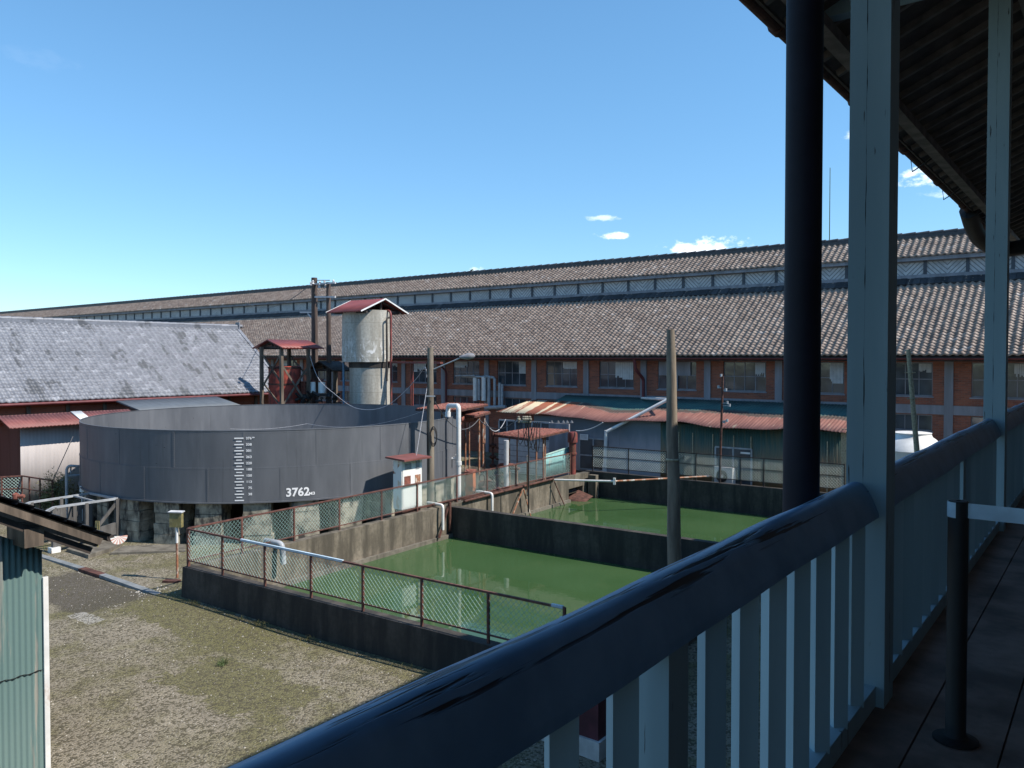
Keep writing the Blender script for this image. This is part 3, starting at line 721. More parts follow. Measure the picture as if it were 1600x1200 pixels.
# ------------------------------------------------------------------ silk mill
MY, MX0, MX1, BAY = 37.8, -135.35, 5.05, 3.6
mill = thing('mill_building', (-30, MY, 0), 'very long two storey brick mill with tiled roof and raised clerestory', 'building')
RW = 12.3; RY = MY+RW/2
ea = MB(); k0 = MX1
wall = MB(); wins = []
zs = dict(l0=3.12, l1=3.83, b0=3.86, b1=4.25, u0=4.62, u1=6.08)
for k in range(39):
    xr = MX1-BAY*k; xl = xr-BAY; cx = (xl+xr)/2+.1; w = 1.08
    # brick around two window openings, .35 thick
    for (x0, x1) in ((xl, cx-w), (cx+w, xr)): wall.bx((x0, MY, 0), (x1, MY+.35, 6.3))
    for (z0, z1) in ((0, zs['l0']), (zs['l1'], zs['u0']), (zs['u1'], 6.3)): wall.bx((cx-w, MY, z0), (cx+w, MY+.35, z1))
    if xr > -62:
        wins.append((cx, w, k))
wall.bx((MX0, MY+.36, 0), (MX0+.35, MY+RW, 6.3)); wall.bx((MX1-.35, MY+.36, 0), (MX1, MY+RW, 6.3)); wall.bx((MX0, MY+RW, 0), (MX1, MY+RW+.35, 6.3))
wall.build('wall', 'brick', mill)
mb = MB(); mb.bx((MX0+.5, MY+1.6, .1), (MX1-.5, MY+1.7, 6.2)); mb.bx((MX0+.5, MY+.4, 4.0), (MX1-.5, MY+1.6, 4.1)); mb.build('room_shade_backing', 'interior_shade', mill)  # dark planes paint the unlit room behind the windows
for k in range(40):
    x = MX1-BAY*k
    if x > -64: MB().bx((x-.17, MY-.07, 0), (x+.17, MY-.002, 6.25)).build('timber_post', 'grey_timber', mill)
mb = MB(); mb.bx((MX0, MY-.045, zs['b0']), (MX1, MY-.003, zs['b1'])); mb.bx((MX0, MY-.05, 6.13), (MX1, MY-.003, 6.29)); mb.build('timber_beam', 'grey_timber', mill)
rr = random.Random(3)
for (cx, w, k) in wins:
    closed = (k == 6)
    for up in (1, 0):
        z0, z1 = (zs['u0'], zs['u1']) if up else (zs['l0'], zs['l1'])
        fr = MB(); t = .035; y0, y1 = MY+.08, MY+.14
        for x in (cx-w+.02, cx-w/2, cx, cx+w/2, cx+w-.02):
            fr.bx((x-t/2, y0, z0+.01), (x+t/2, y1, z1-.01))
        fr.bx((cx-w, y0-.01, z0), (cx+w, y1+.01, z0+.05)); fr.bx((cx-w, y0-.01, z1-.05), (cx+w, y1+.01, z1))
        if up: fr.bx((cx-w, y0+.002, (z0+z1)/2-.018), (cx+w, y1-.002, (z0+z1)/2+.018))
        fr.bx((cx-w-.05, MY-.04, z0-.06), (cx+w+.05, MY+.08, z0-.001))
        f = fr.build('window', 'grey_timber', mill)
        MB().bx((cx-w, MY+.105, z0), (cx+w, MY+.115, z1)).build('pane', 'window_glass', f)
        if up and not closed:
            side = 1 if k < 8 or rr.random() < .7 else -1
            cw = rr.choice((.3, .5, .95, .6, 1.1)); ch = rr.choice((.4, .6, .72, .95)); bn = rr.random(); cb = MB(); x0 = cx+(w-.06)*side; n = 10
            for i in range(n):
                xa = x0-side*cw*i/n; xb = x0-side*cw*(i+1)/n; cb.bx((min(xa, xb)+.012, y0-.025, z1-.04-ch*(1 if i < n*bn else rr.choice((.7, .8, .9)))), (max(xa, xb), y0-.02+.006*(i % 2), z1-.06))
            cb.build('blind', 'curtain', f)
    if closed:
        MB().bx((cx-w+.03, MY+.02, 5.35), (cx+.75, MY+.07, 6.05)).bx((cx-.35, MY+.02, 4.66), (cx+.05, MY+.07, 5.36)).build('board', 'grey_timber', mill, label='grey board closing part of a window')
# eaves, gutter
MS = .65; EY = MY-.9; EZ = 6.42; CLY = MY+4.8; CLZ = EZ-.06+(CLY-EY)*MS
sv = Vector((0, 1, MS)).normalized(); SL = (CLY-EY+.05)*sqrt(1+MS*MS)
tile_roof('tiled_roof', 'mill_tiles', mill, (MX0-.6, EY, EZ-.04), (1, 0, 0), sv, MX1-MX0+1.2, SL, .30, .215, .085, 6, .03)
mb = MB(); mb.add([(MX0-.6, EY+.04, EZ-.12), (MX1+.6, EY+.04, EZ-.12), (MX1+.6, CLY, CLZ-.15), (MX0-.6, CLY, CLZ-.15)], [(0, 1, 2, 3)])
mb.add([(MX0-.6, MY+RW-CLY+MY+.0, CLZ-.15), (MX1+.6, 2*RY-CLY, CLZ-.15), (MX1+.6, 2*RY-EY, EZ-.12), (MX0-.6, 2*RY-EY, EZ-.12)], [(0, 1, 2, 3)])
mb.bx((MX0-.6, EY+.05, EZ-.30), (MX1+.6, EY+.10, EZ-.10)); mb.bx((MX0-.5, EY+.1, EZ-.22), (MX1+.5, MY-.01, EZ-.19)); mb.build('roof_underlay', 'dark_timber', mill)
for x in (MX0+.2, MX1-.2):
    mb = MB(); mb.add([(x, MY, 6.2), (x, MY+RW, 6.2), (x, 2*RY-CLY, CLZ-.2), (x, CLY, CLZ-.2)], [(0, 1, 2, 3)]); mb.build('gable', 'brick_side', mill)
mb = MB(); n = 8
pts = [(EY-.02+.07*cos(a), EZ-.16+.08*sin(a)) for a in np.linspace(pi, 2*pi, n)]
for i in range(n-1): mb.add([(MX0-.6, pts[i][0], pts[i][1]), (MX1+.6, pts[i][0], pts[i][1]), (MX1+.6, pts[i+1][0], pts[i+1][1]), (MX0-.6, pts[i+1][0], pts[i+1][1])], [(0, 1, 2, 3)], True)
mb.build('gutter', 'gutter_red', mill)
# clerestory
UEY, UEZ, URZ = MY+4.42, EYE+4.84, EYE+5.95
mb = MB(); mb.bx((MX0, CLY-.05, CLZ-.6), (MX1, CLY, UEZ+.1)); mb.build('clerestory_panel', 'chevron_boards', mill)
mb = MB(); x = MX1
mb.bx((MX0, CLY-.12, CLZ-.05), (MX1, CLY-.052, CLZ+.22)); mb.bx((MX0, CLY-.10, CLZ+.82), (MX1, CLY-.052, CLZ+.98)); mb.build('clerestory_beam', 'grey_timber', mill)
mb = MB()
while x > MX0: MB().bx((x-.07, CLY-.115, CLZ-.1), (x+.07, CLY-.054, CLZ+.98)).build('clerestory_post', 'dark_grey_timber', mill); x -= 1.8
us2 = (URZ-UEZ)/(RY-UEY); sv2 = Vector((0, 1, us2)).normalized()
tile_roof('upper_tiled_roof', 'mill_tiles', mill, (MX0-.6, UEY, UEZ), (1, 0, 0), sv2, MX1-MX0+1.2, (RY-UEY)*sqrt(1+us2*us2), .30, .215, .085, 6, .03)
mb = MB(); mb.add([(MX0-.6, UEY+.05, UEZ-.10), (MX1+.6, UEY+.05, UEZ-.10), (MX1+.6, RY, URZ-.1), (MX0-.6, RY, URZ-.1)], [(0, 1, 2, 3)])
mb.add([(MX0-.6, RY, URZ), (MX1+.6, RY, URZ), (MX1+.6, 2*RY-UEY, UEZ), (MX0-.6, 2*RY-UEY, UEZ)], [(0, 1, 2, 3)]); mb.bx((MX0, 2*RY-CLY, CLZ-.6), (MX1, 2*RY-CLY+.05, UEZ+.1))
mb.bx((MX0-.6, UEY+.06, UEZ-.2), (MX1+.6, UEY+.12, UEZ-.02)); mb.build('upper_roof_underlay', 'grey_timber', mill)
mb = MB(); mb.bx((MX0-.6, RY-.16, URZ-.06), (MX1+.6, RY+.16, URZ+.14)); mb.build('ridge_base', 'dark_tiles', mill)
mb = MB(); x = MX0-.6
while x < MX1+.6:
    w = .62; mb.tube([(x, RY, URZ+.16), (x+w-.01, RY, URZ+.19)], [.12, .135], 8); x += w
mb.build('ridge_tiles', 'dark_tiles', mill)
mb = MB(); mb.bx((MX0-.6, RY-.2, URZ-.06), (MX1+.6, RY-.162, URZ-.01)); mb.build('ridge_lath', 'weathered_wood', mill)
# flashing tiles under the clerestory
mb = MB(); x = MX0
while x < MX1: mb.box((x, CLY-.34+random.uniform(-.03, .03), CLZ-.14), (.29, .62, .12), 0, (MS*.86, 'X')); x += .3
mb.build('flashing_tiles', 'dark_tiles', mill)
# downpipe from the mill gutter
def mp(px, py, Y=MY-.16): return PY(px, py, Y)
mb = MB(); a = mp(992, 560, EY); mb.tube(elbow([mp(991, 561, EY-.0), mp(993, 577, EY+.1), mp(1005, 592), mp(1005, 622)], .15), .085, 10); mb.build('downpipe', 'gutter_red', mill)
mb = MB(); mb.tube([mp(609, 562, EY), mp(609, 592)], .06, 8); mb.tube(elbow([mp(783-100, 566, EY), mp(797-100, 580), mp(797-100, 640)], .2), .06, 8); mb.build('downpipe', 'gutter_red', mill)

# ------------------------------------------------------------------ annex (lean-to before the mill)
AX0, AX1, AY, AZE, AZR = -27.4, -8.97, 34.2, 3.22, 4.18
anx = thing('lean_to_annex', (AX0, AY, 0), 'low lean-to annex with teal and rusty sheet roof against the mill', 'building')
def sagf(u, v):
    if u < .125: return .0
    return (.10*sin(u*15+.4)*(1-v) + .035*sin(u*37)*(1-v)) - .05
XM = -25.1
mb = MB(); n = 400
mb.sheet((XM, AY, AZE), (AX1, AY, AZE), (AX1, MY-.05, AZR), (XM, MY-.05, AZR), n, .02, .014, 105, 5, lambda u, v: .09*sin(u*15+.4)*(1-v)+.03*sin(u*37)*(1-v)-.03)
mb.build('roof', 'annex_roof', anx)
mb = MB(); mb.sheet((AX0, AY+.05, AZE+.06), (XM+.4, AY+.05, AZE+.06), (XM+.8, AY+2.2, AZE+.66), (AX0+.9, AY+2.2, AZE+.66), 120, .02, .014, 16, 3)
mb.build('roof', 'annex_roof', anx, label='cream and rust striped roof sheets')
AW = AY+.45
mb = MB(); mb.bx((XM, AW, 0), (-17.55, AW+.12, AZE-.06)); mb.build('wall', 'blue_wall', anx, label='pale blue painted wall section')
mb = MB(); mb.sheet((-17.55, AW-.02, 0), (AX1, AW-.02, 0), (AX1, AW-.02, AZE-.06), (-17.55, AW-.02, AZE-.06), 420, .03, .012, 72); mb.build('wall', 'green_corrugated', anx, label='dark green corrugated wall streaked with rust')
mb = MB()
for x in (-16.6, -15.9, -14.9, -13.9, -13.1, -11.2, -10.5, -9.8): mb.bx((x, AW-.07, .4), (x+.045, AW-.04, 2.75))
mb.build('battens', 'rope', anx)
mb = MB(); mb.bx((AX1-.02, AW-.1, 0), (AX1+.18, MY-.05, AZE-.06)); mb.build('end_wall', 'block', anx)
mb = MB(); mb.bx((AX1-.25, AW-.11, 0), (AX1-.03, AW-.05, AZE+.1)); mb.build('corner_post', 'rope', anx)
mb = MB(); mb.bx((AX0+.4, AY+2.0, 0), (XM, AY+2.1, AZE+.4)); mb.build('wall', 'brick', anx, label='dark recessed brick part')
def door(px0, px1, py0, py1, Yp, label, notice):
    a = PY(px0, py0, Yp); b = PY(px1, py1, Yp); x0, x1, z1, z0 = a.x, b.x, a.z, .5
    f = MB(); t = .07
    for x in (x0, (x0+x1)/2, x1): f.bx((x-t/2, Yp-.03, z0), (x+t/2, Yp+.02, z1))
    for z in (z0+.04, z0+.62*(z1-z0)-.25, z1): f.bx((x0, Yp-.028, z-t/2), (x1, Yp+.018, z+t/2))
    o = f.build('sliding_door', 'grey_pipe', anx, label=label)
    MB().bx((x0, Yp-.005, z0), (x1, Yp+.005, z1)).build('pane', 'window_glass', o)
    q0 = PY(notice[0], notice[1], Yp-.06); q1 = PY(notice[2], notice[3], Yp-.06)
    s_ = MB().bx((q0.x, Yp-.06, q1.z), (q1.x, Yp-.05, q0.z)).build('notice_sheet', 'white_paint', anx)
    ln = MB(); zz = q0.z-.08
    while zz > q1.z+.05: ln.bx((q0.x+.06, Yp-.063, zz), (q1.x-.08, Yp-.0605, zz+.018)); zz -= .065
    ln.build('faint_lines', 'grey_pipe', s_)
door(906, 949, 684, 742, AW-.03, 'glazed double door in blue wall', (906, 678, 919, 688))
door(1118, 1174, 698, 757, AW-.09, 'glazed sliding door in corrugated wall', (1157, 706, 1172, 708+2))
p = PY(1118, 724, AY-.55)
ac = thing('air_conditioner_unit', (p.x+.45, AY-.5, .5), 'outdoor air conditioner unit by the annex glazed door behind the fence', 'air conditioner')
MB().bx((p.x, AY-.7, .62), (p.x+.85, AY-.35, 1.42)).build('casing', 'block', ac)
mb = MB(); mb.lathe((0, 0, 0), [(.08, 0), (.26, 0), (.27, .02)], 20); mb.v = [Vector((v.x+p.x+.36, AY-.705-v.z, v.y+1.02)) for v in mb.v]; mb.build('fan_grille', 'black', ac)
MB().bx((p.x+.1, AY-.65, .5), (p.x+.2, AY-.4, .62)).bx((p.x+.65, AY-.65, .5), (p.x+.75, AY-.4, .62)).build('feet', 'grey_pipe', ac)
# white drain pipe over the annex roof
mb = MB(); r_ = .1
a = mp(1003, 622, MY-.25); b = PT(1044, 624, 38.6); c = PY(947, 675, AY-.15); d_ = PY(944.5, 735, AY-.15)
mb.tube([a, b], .07, 10); mb.tube([b, c], .085, 10); mb.tube([c+Vector((0, 0, .08)), d_], .085, 10); mb.tube([d_+Vector((0, 0, .25)), d_-Vector((0, 0, .12))], .11, 10)
mb.build('drain_pipe', 'white_pipe', label='white plastic drain pipe crossing above the annex roof and dropping to the pool', cat='pipe')
# mast with lamps
b0 = PY(1124, 757, AY-.9); b0.z = .5; tp_ = PY(1129.5, 588, AY-.9); mst = thing('antenna_mast', b0, 'thin rusty mast with small insulators standing before the annex wall', 'mast')
mb = MB(); mb.tube([b0, tp_], .055, 8); mb.build('pole', 'rust_dark', mst)
mb = MB()
for py, dx, ln in ((588, 0, .12), (606, -.12, .1), (610, .22, .2), (630, .28, .26), (634, .38, .1), (660, .15, .1), (658, .28, .16)):
    q = PY(1127, py, AY-.9); mb.bar(q, q+Vector((dx, -.02, .02)), .04, .04); mb.cyl((q.x+dx, q.y-.02), .055, q.z-.02, q.z+.10, 8)
mb.build('insulators', 'grey_pipe', mst)

# ------------------------------------------------------------------ machinery yard
def gpost(name, px, y0, y1, t, r, mat, label, cat, group=None, z0=None):
    a = PT(px, y0, t); b = a.copy(); b.z = PT(px, y1, t).z if z0 is None else z0
    return MB().tube([b, a], r, 8).build(name, mat, label=label, cat=cat, group=group)
def canopy(name, pts, z_, label, posts_, thick=.03, waves=14, mat='rust'):
    P = [PZ(x, y, z_+dz) for (x, y, dz) in pts]
    cx = sum(P, Vector())/4; o = thing(name, (cx.x, cx.y, .3), label, 'canopy')
    MB().sheet(P[0], P[1], P[2], P[3], waves*8, thick, .012, waves).build('roof_sheet', mat, o)
    for k in range(4): MB().bar(P[k]-Vector((0, 0, .07)), P[(k+1) % 4]-Vector((0, 0, .07)), .05, .07).build('edge_beam', 'rust_dark', o)
    for (px, t, r) in posts_:
        q = PT(px, 600, t); MB().tube([(q.x, q.y, .2), (q.x, q.y, z_)], r, 8).build('leg', 'rust_pole', o)
    return o
canopy('rusty_canopy', [(768, 678, 0), (826, 685, 0), (889, 671, .08), (830, 668, .08)], 2.9, 'low rusty corrugated canopy on thin posts beside the thick red column', [(796, 34.2, .035), (808, 34.9, .03), (826, 34.0, .03), (852, 35.3, .035), (838, 36.3, .03)])
canopy('rusty_canopy', [(650, 638, 0), (715, 640, 0), (762, 631, 0), (700, 629, 0)], 4.15, 'long rust red canopy behind the right rim of the tank', [(690, 35.3, .04), (733, 36.4, .035), (727, 36.0, .04)])
canopy('rusty_canopy', [(712, 646, 0), (742, 649, 0), (766, 643, 0), (732, 641, 0)], 3.85, 'small rust red canopy between the white gooseneck and the annex', [(733, 34.6, .03), (757, 35.3, .035)])
mb = MB(); mb.tube([PT(718, 655, 33.8), PT(746, 653, 34.6)], .15, 12); mb.tube([PT(720, 650, 33.8), PT(720, 672, 33.8)], .05, 8); mb.build('steam_pipe', 'rust', label='short thick rusty steam pipe above the machinery yard', cat='pipe')
gpost('steel_post', 748.5, 645, 742, 34.2, .045, 'rust_pole', 'left one of two pale thin rusty posts in the machinery yard', 'post')
gpost('steel_post', 754.5, 660, 732, 34.6, .045, 'rust_pole', 'right one of two pale thin rusty posts in the machinery yard', 'post')
gpost('concrete_post', 791, 688, 760, 33.4, .11, 'block', 'thick pale concrete post under the low rusty canopy', 'post')
gpost('concrete_post', 825, 712, 775, 32.9, .06, 'rust_pole', 'short pinkish rusted post behind the green fence', 'post')
for px, y0 in ((849, 683), (838, 705)):
    gpost('steel_post', px, y0, 755, 34.9, .04, 'rust_pole', 'white rusty post %s the teal sheet screen' % ('directly left of' if px == 849 else 'farther left from'), 'post')
# thick red column with head
b = PT(894.5, 740, 37.0); b.z = .4
col_ = thing('standpipe', b, 'thick dark red riser pipe at the far corner of the pool', 'pipe')
t_ = PT(894.5, 675, 37.0).z
mb = MB(); mb.lathe((b.x, b.y), [(.16, .3), (.16, t_-1.05), (.2, t_-1.04), (.2, t_-.96), (.17, t_-.95), (.17, t_-.5), (.235, t_-.48), (.235, t_-.1), (.2, t_), (.01, t_+.02)], 16); mb.build('riser', 'pipe_red', col_)
MB().box((b.x-.22, b.y-.1, t_-1.4), (.18, .2, .9)).build('junction_box', 'pipe_red', col_)
# teal screen
a = PT(850, 745, 35.5); b = PT(889, 735, 37.2); a.z = b.z = .9
sc_ = thing('sheet_screen', (a+b)/2, 'pale teal sheet screen behind the end of the green fence', 'screen')
MB().sheet(a, b, b+Vector((0, 0, 1.15)), a+Vector((0, 0, 1.0)), 60, .03, .012, 14).build('panel', 'teal_sheet', sc_)
MB().bar(a+Vector((0, 0, 1.0)), b+Vector((0, 0, 1.17)), .05, .05).build('frame', 'mesh_green', sc_)
# orange cabinet, red pump gear
p = PT(735, 742, 33.0); p.z = .3
cb = thing('small_cabinet', p, 'small bright orange cabinet with sloped top in the machinery yard', 'cabinet')
MB().box(p+Vector((0, 0, .6)), (.34, .3, 1.2), R(20)).build('body', 'orange_paint', cb)
MB().box(p+Vector((0, 0, 1.25)), (.4, .38, .05), R(20), (.2, 'X')).build('lid', 'rust', cb)
def pump(px, py, t, s, label, mat):
    q = PT(px, py, t); q.z = .35; o = thing('pump', q, label, 'pump')
    mb = MB(); mb.tube([q+Vector((-.4*s, 0, .45*s)), q+Vector((.35*s, .1, .45*s))], .2*s, 12); mb.box(q+Vector((0, 0, .1*s)), (1.0*s, .5*s, .2*s)); mb.build('motor', mat, o)
    mb = MB(); mb.lathe((q.x+.5*s, q.y+.12), [(.05, q.z), (.22*s, q.z+.1), (.26*s, q.z+.4*s), (.12*s, q.z+.6*s), (.12*s, q.z+.9*s), (.2*s, q.z+.92*s), (.2*s, q.z+.98*s), (.02, q.z+1.0*s)], 12); mb.build('valve_body', 'rust', o)
    mb = MB(); mb.tube(elbow([q+Vector((.5*s, .12, .9*s)), q+Vector((.5*s, .12, 1.4*s)), q+Vector((1.2*s, .3, 1.4*s))], .15), .07*s, 8); mb.build('outlet', 'rust', o); mb = MB()
    w = [q+Vector((-.1*s+.16*s*cos(a), -.25*s, .8*s+.16*s*sin(a))) for a in np.linspace(0, 2*pi, 14)]; mb.tube(w, .02, 5); mb.build('hand_wheel', 'rust_dark', o)
pump(762, 740, 33.8, 1.0, 'rust brown pump with hand wheel between the orange cabinet and pale post', 'rust')
pump(778, 735, 34.6, .8, 'orange tinged pump lowest in the machinery yard before the block wall', 'orange_paint')
pump(745, 742, 32.8, .6, 'small dark rusty pump right of the orange cabinet', 'rust_dark')
q = PT(770, 720, 35); mb = MB(); qz = .4
mb.tube([(q.x, q.y, .3), (q.x, q.y, 3.0)], .05, 8)
for z in (1.0, 1.5, 1.9, 2.4): mb.lathe((q.x, q.y), [(.02, z-.12), (.15, z-.05), (.17, z+.03), (.02, z+.12)], 10); mb.bar((q.x, q.y, z), (q.x+.35, q.y-.05, z-.1), .07, .07)
mb.build('valve_tower', 'rust_dark', label='upright stack of rusty valves in front of the block wall', cat='valves')
# block wall hut
Yh = 33.2; a = PY(779, 718, Yh); b = PY(858, 718, Yh)
hut = thing('block_hut', ((a.x+b.x)/2, Yh, 0), 'low white block hut with window behind the low rusty canopy', 'hut')
MB().bx((a.x, Yh, .2), (b.x, Yh+.15, 1.95)).build('wall', 'block', hut)
mb = MB(); 
for k in range(6): mb.bx((a.x, Yh-.004, .25+k*.28), (b.x, Yh-.001, .265+k*.28))
mb.build('joints', 'dark_timber', hut)
mb = MB(); mb.bx((a.x, Yh+.02, 2.9), (b.x, Yh+.08, 2.98)); mb.bx((a.x, Yh, 1.95), (b.x, Yh+.12, 2.05))
for k in range(7): x = a.x+(b.x-a.x)*k/6; mb.bx((x-.04, Yh+.02, 2.05), (x+.04, Yh+.08, 2.9))
w_ = mb.build('window', 'grey_pipe', hut); MB().bx((a.x, Yh+.06, 2.05), (b.x, Yh+.07, 2.9)).build('pane', 'window_glass', w_)
mb = MB(); mb.bx((b.x, Yh+.0, .2), (b.x+1.2, Yh+.1, 2.95)); mb.build('board_wall', 'grey_timber', hut)
# insulator cluster and cables
q = PT(826, 655, 32.5); gpost('service_pole', 826, 655, 800, 31.5, .03, 'black', 'slender black service pole standing behind the pool fence with cable loops', 'pole')
mb = MB(); cl = MB()
for i, px in enumerate((810.5, 818, 821, 824, 828)):
    p = PT(px, 655, 31.5); mb.lathe((p.x, p.y), [(.01, p.z-.16), (.05, p.z-.12), (.03, p.z-.05), (.08, p.z-.03), (.08, p.z+.03), (.04, p.z+.06), (.06, p.z+.1), (.01, p.z+.13)], 8)
    e = p+RT*random.uniform(-.2, .3); cl.tube(arc(p-Vector((0, 0, .1)), p+RT*(-.1+.12*i)-Vector((0, 0, 1.9+.15*i)), p+RT*.4-Vector((0, 0, .1)), 14), .016, 5)
mb.bar(PT(808, 659, 31.5), PT(831, 659, 31.5), .05, .05)
it = thing('insulator_rack', PT(820, 660, 31.5), 'rack of cream insulators with black hanging cable loops', 'insulators'); mb.build('insulators', 'sandstone', it); cl.build('cables', 'black', it)
q = PT(858, 658, 35); mb = MB()
for px in (862, 872, 880, 886, 893): p = PY(px, 660, AY-.1); mb.cyl((p.x, p.y), .12, p.z-.02, p.z+.1, 8, .03)
mb.build('lamp_row', 'dark_grey_timber', label='row of small grey flood lamps under the annex eave', cat='lamps')
# vent pipes on the mill wall
vp = thing('vent_pipes', mp(760, 640, MY-.5), 'cluster of pale grey vertical vent pipes against the mill wall', 'vent pipes')
for (px, y0, y1, r, m) in ((742.5, 590, 626, .14, 'white_pipe'), (748.5, 592, 625, .1, 'grey_pipe'), (756, 589, 626, .15, 'white_pipe'), (764, 590, 636, .1, 'grey_pipe'), (773, 592, 636, .09, 'grey_pipe'), (780.5, 598, 636, .09, 'grey_pipe'), (784.5, 600, 636, .08, 'grey_pipe')):
    MB().tube([mp(px, y1, MY-.45), mp(px, y0, MY-.45)], r, 10).build('vent_pipe', m, vp)
mb = MB(); mb.tube([mp(722, 588, MY-.5), mp(758, 589, MY-.5)], .07, 8); mb.bar(mp(715, 587, MY-.4), mp(745, 586.5, MY-.4), .5, .06); mb.tube(elbow([mp(756, 588, MY-.4), mp(773, 590, MY-.4), mp(773, 600, MY-.4)], .2), .08, 8); mb.build('duct', 'grey_pipe', vp); mb = MB(); mb.tube([mp(758, 637, MY-.5), mp(790, 636, MY-.5)], .12, 8)
mb.build('duct', 'grey_pipe', vp)
# white gooseneck
gb = PT(716.5, 760, 31.5); gx = thing('gooseneck_pipe', (gb.x, gb.y, 0), 'white gooseneck pipe bending over the right rim of the tank', 'pipe')
p1 = PT(716.5, 634, 31.5); p2 = PT(700, 634, 32.6); b_ = Vector((p1.x, p1.y, .3))
MB().tube(elbow([b_, Vector((p1.x, p1.y, 2.0)), p1, p2, p2-Vector((0, 0, .40))], .16), .095, 12).build('pipe', 'white_pipe', gx)
MB().tube([p2-Vector((0, 0, .25)), p2-Vector((0, 0, .45))], .12, 12).tube([(p1.x, p1.y, 2.0), (p1.x, p1.y, 2.15)], .125, 12).build('collar', 'white_pipe', gx)

# ------------------------------------------------------------------ water tower
TW = Vector((-32.6, 29.5, 0)); tt = 43.3
q = PT(578, 600, 43.3); TW = Vector((q.x, q.y, 0)); print('tower', TW)
tow = thing('concrete_tower', TW, 'round two stage concrete water tower with red gabled roof', 'tower')
mb = MB(); r1, r2 = 67/2*43.3/1240, 76/2*43.3/1240; zc = PT(578, 566, 43.3).z; zt2 = PT(578, 486, 43.3).z
r1 = 32.5*43.3/1240; r2 = 38.8*43.3/1240; TL = TW+RT*.03; TW = TW-RT*.14
mb.lathe(TL, [(r1*1.03, 0), (r1, 3.0), (r1*.99, zc-.12)], 48); mb.lathe(TW, [(r2*.985, zc+.02), (r2, zc+.25), (r2*.985, zt2), (r2*.9, zt2), (.01, zt2-.05)], 48); mb.build('shaft', 'tower_concrete', tow)
mb = MB(); mb.lathe(TL, [(r1*.97, zc-.3), (r1*1.02, zc-.28), (r1*1.03, zc-.0)], 48); mb.lathe(TW, [(r1*.5, zc-.001), (r2*.98, zc+.019)], 48); mb.build('ledge', 'dark_concrete', tow)
def gable_roof(o, ctr, Lx, Wy, ze, zr, mat, dark, axis='X', trim=True, th=.05):
    """axis = ridge direction"""
    m = Matrix.Identity(3) if axis == 'X' else Matrix(((0, -1, 0), (1, 0, 0), (0, 0, 1)))
    def q(x, y, z): return Vector((ctr[0], ctr[1], 0)) + m @ Vector((x, y, 0)) + Vector((0, 0, z))
    mb = MB(); 
    mb.sheet(q(-Lx/2, -Wy/2, ze), q(Lx/2, -Wy/2, ze), q(Lx/2, 0, zr), q(-Lx/2, 0, zr), 96, th, .008, 12)
    mb.sheet(q(Lx/2, Wy/2, ze), q(-Lx/2, Wy/2, ze), q(-Lx/2, 0, zr), q(Lx/2, 0, zr), 96, th, .008, 12); ro = mb.build('roof', mat, o)
    if trim:
        mb = MB()
        for x in (-Lx/2-.02, Lx/2+.02):
            for y in (-Wy/2, Wy/2): mb.bar(q(x, y, ze-.02), q(x, 0, zr-.02), .03, .07)
        mb.build('barge_board', trim if isinstance(trim, str) else 'white_paint', o)
    mb = MB()
    for x in (-Lx/2+.35, 0, Lx/2-.35):
        for y in (-Wy/2+.1, Wy/2-.1): mb.bar(q(x, y, ze-.02), q(x, 0, zr-.14), .08, .1)
        mb.bar(q(x, -Wy/2+.35, ze+.02), q(x, Wy/2-.35, ze+.02), .1, .12); mb.bar(q(x, 0, ze), q(x, 0, zr-.1), .09, .09)
    for y in (-Wy/2+.5, Wy/2-.5): mb.bar(q(-Lx/2+.1, y, ze-.02), q(Lx/2-.1, y, ze-.02), .12, .12)
    mb.build('roof_timbers', dark, o)
ze = PT(575, 486, 41.6).z; zr = PT(604, 465, 41.9).z
gable_roof(tow, (TW.x+.0, TW.y+.05), 2.75, 3.45, ze, zr, 'roof_red', 'dark_timber', 'X')
mb = MB(); pr_ = PT(611, 600, 42.6); pz = PT(611, 492, 42.6).z
mb.tube(elbow([Vector((pr_.x, pr_.y, .3)), Vector((pr_.x, pr_.y, pz+.25)), PT(597, 486, 43.0)], .3), .062, 10); mb.build('downpipe', 'pipe_red', tow)
mb = MB(); q = PT(604.5, 600, 42.35); mb.tube(elbow([(q.x, q.y, zc-1), (q.x, q.y, PT(604, 497, 42.3).z), PT(609, 496, 42.6)], .12), .05, 8); mb.build('thin_pipe', 'dark_concrete', tow)
mb = MB(); q = PT(537, 600, 43.2); mb.tube([(q.x, q.y, 3.2), (q.x, q.y, 8.6)], .06, 8); mb.build('side_pipe', 'blue_paint', tow)
# pipe rail from tower to right (mill side)
mb = MB(); mb.bar(PT(603, 566, 42.9), PT(690, 567, 41), .25, .1); 
for px in (642, 645): q = PT(px, 600, 42.0); mb.bar((q.x, q.y, .2), (q.x, q.y, PT(px, 567, 42).z), .06, .06)
mb.build('pipe_bridge', 'pipe_red', label='red sheet covered pipe bridge right of the concrete tower', cat='pipe bridge')

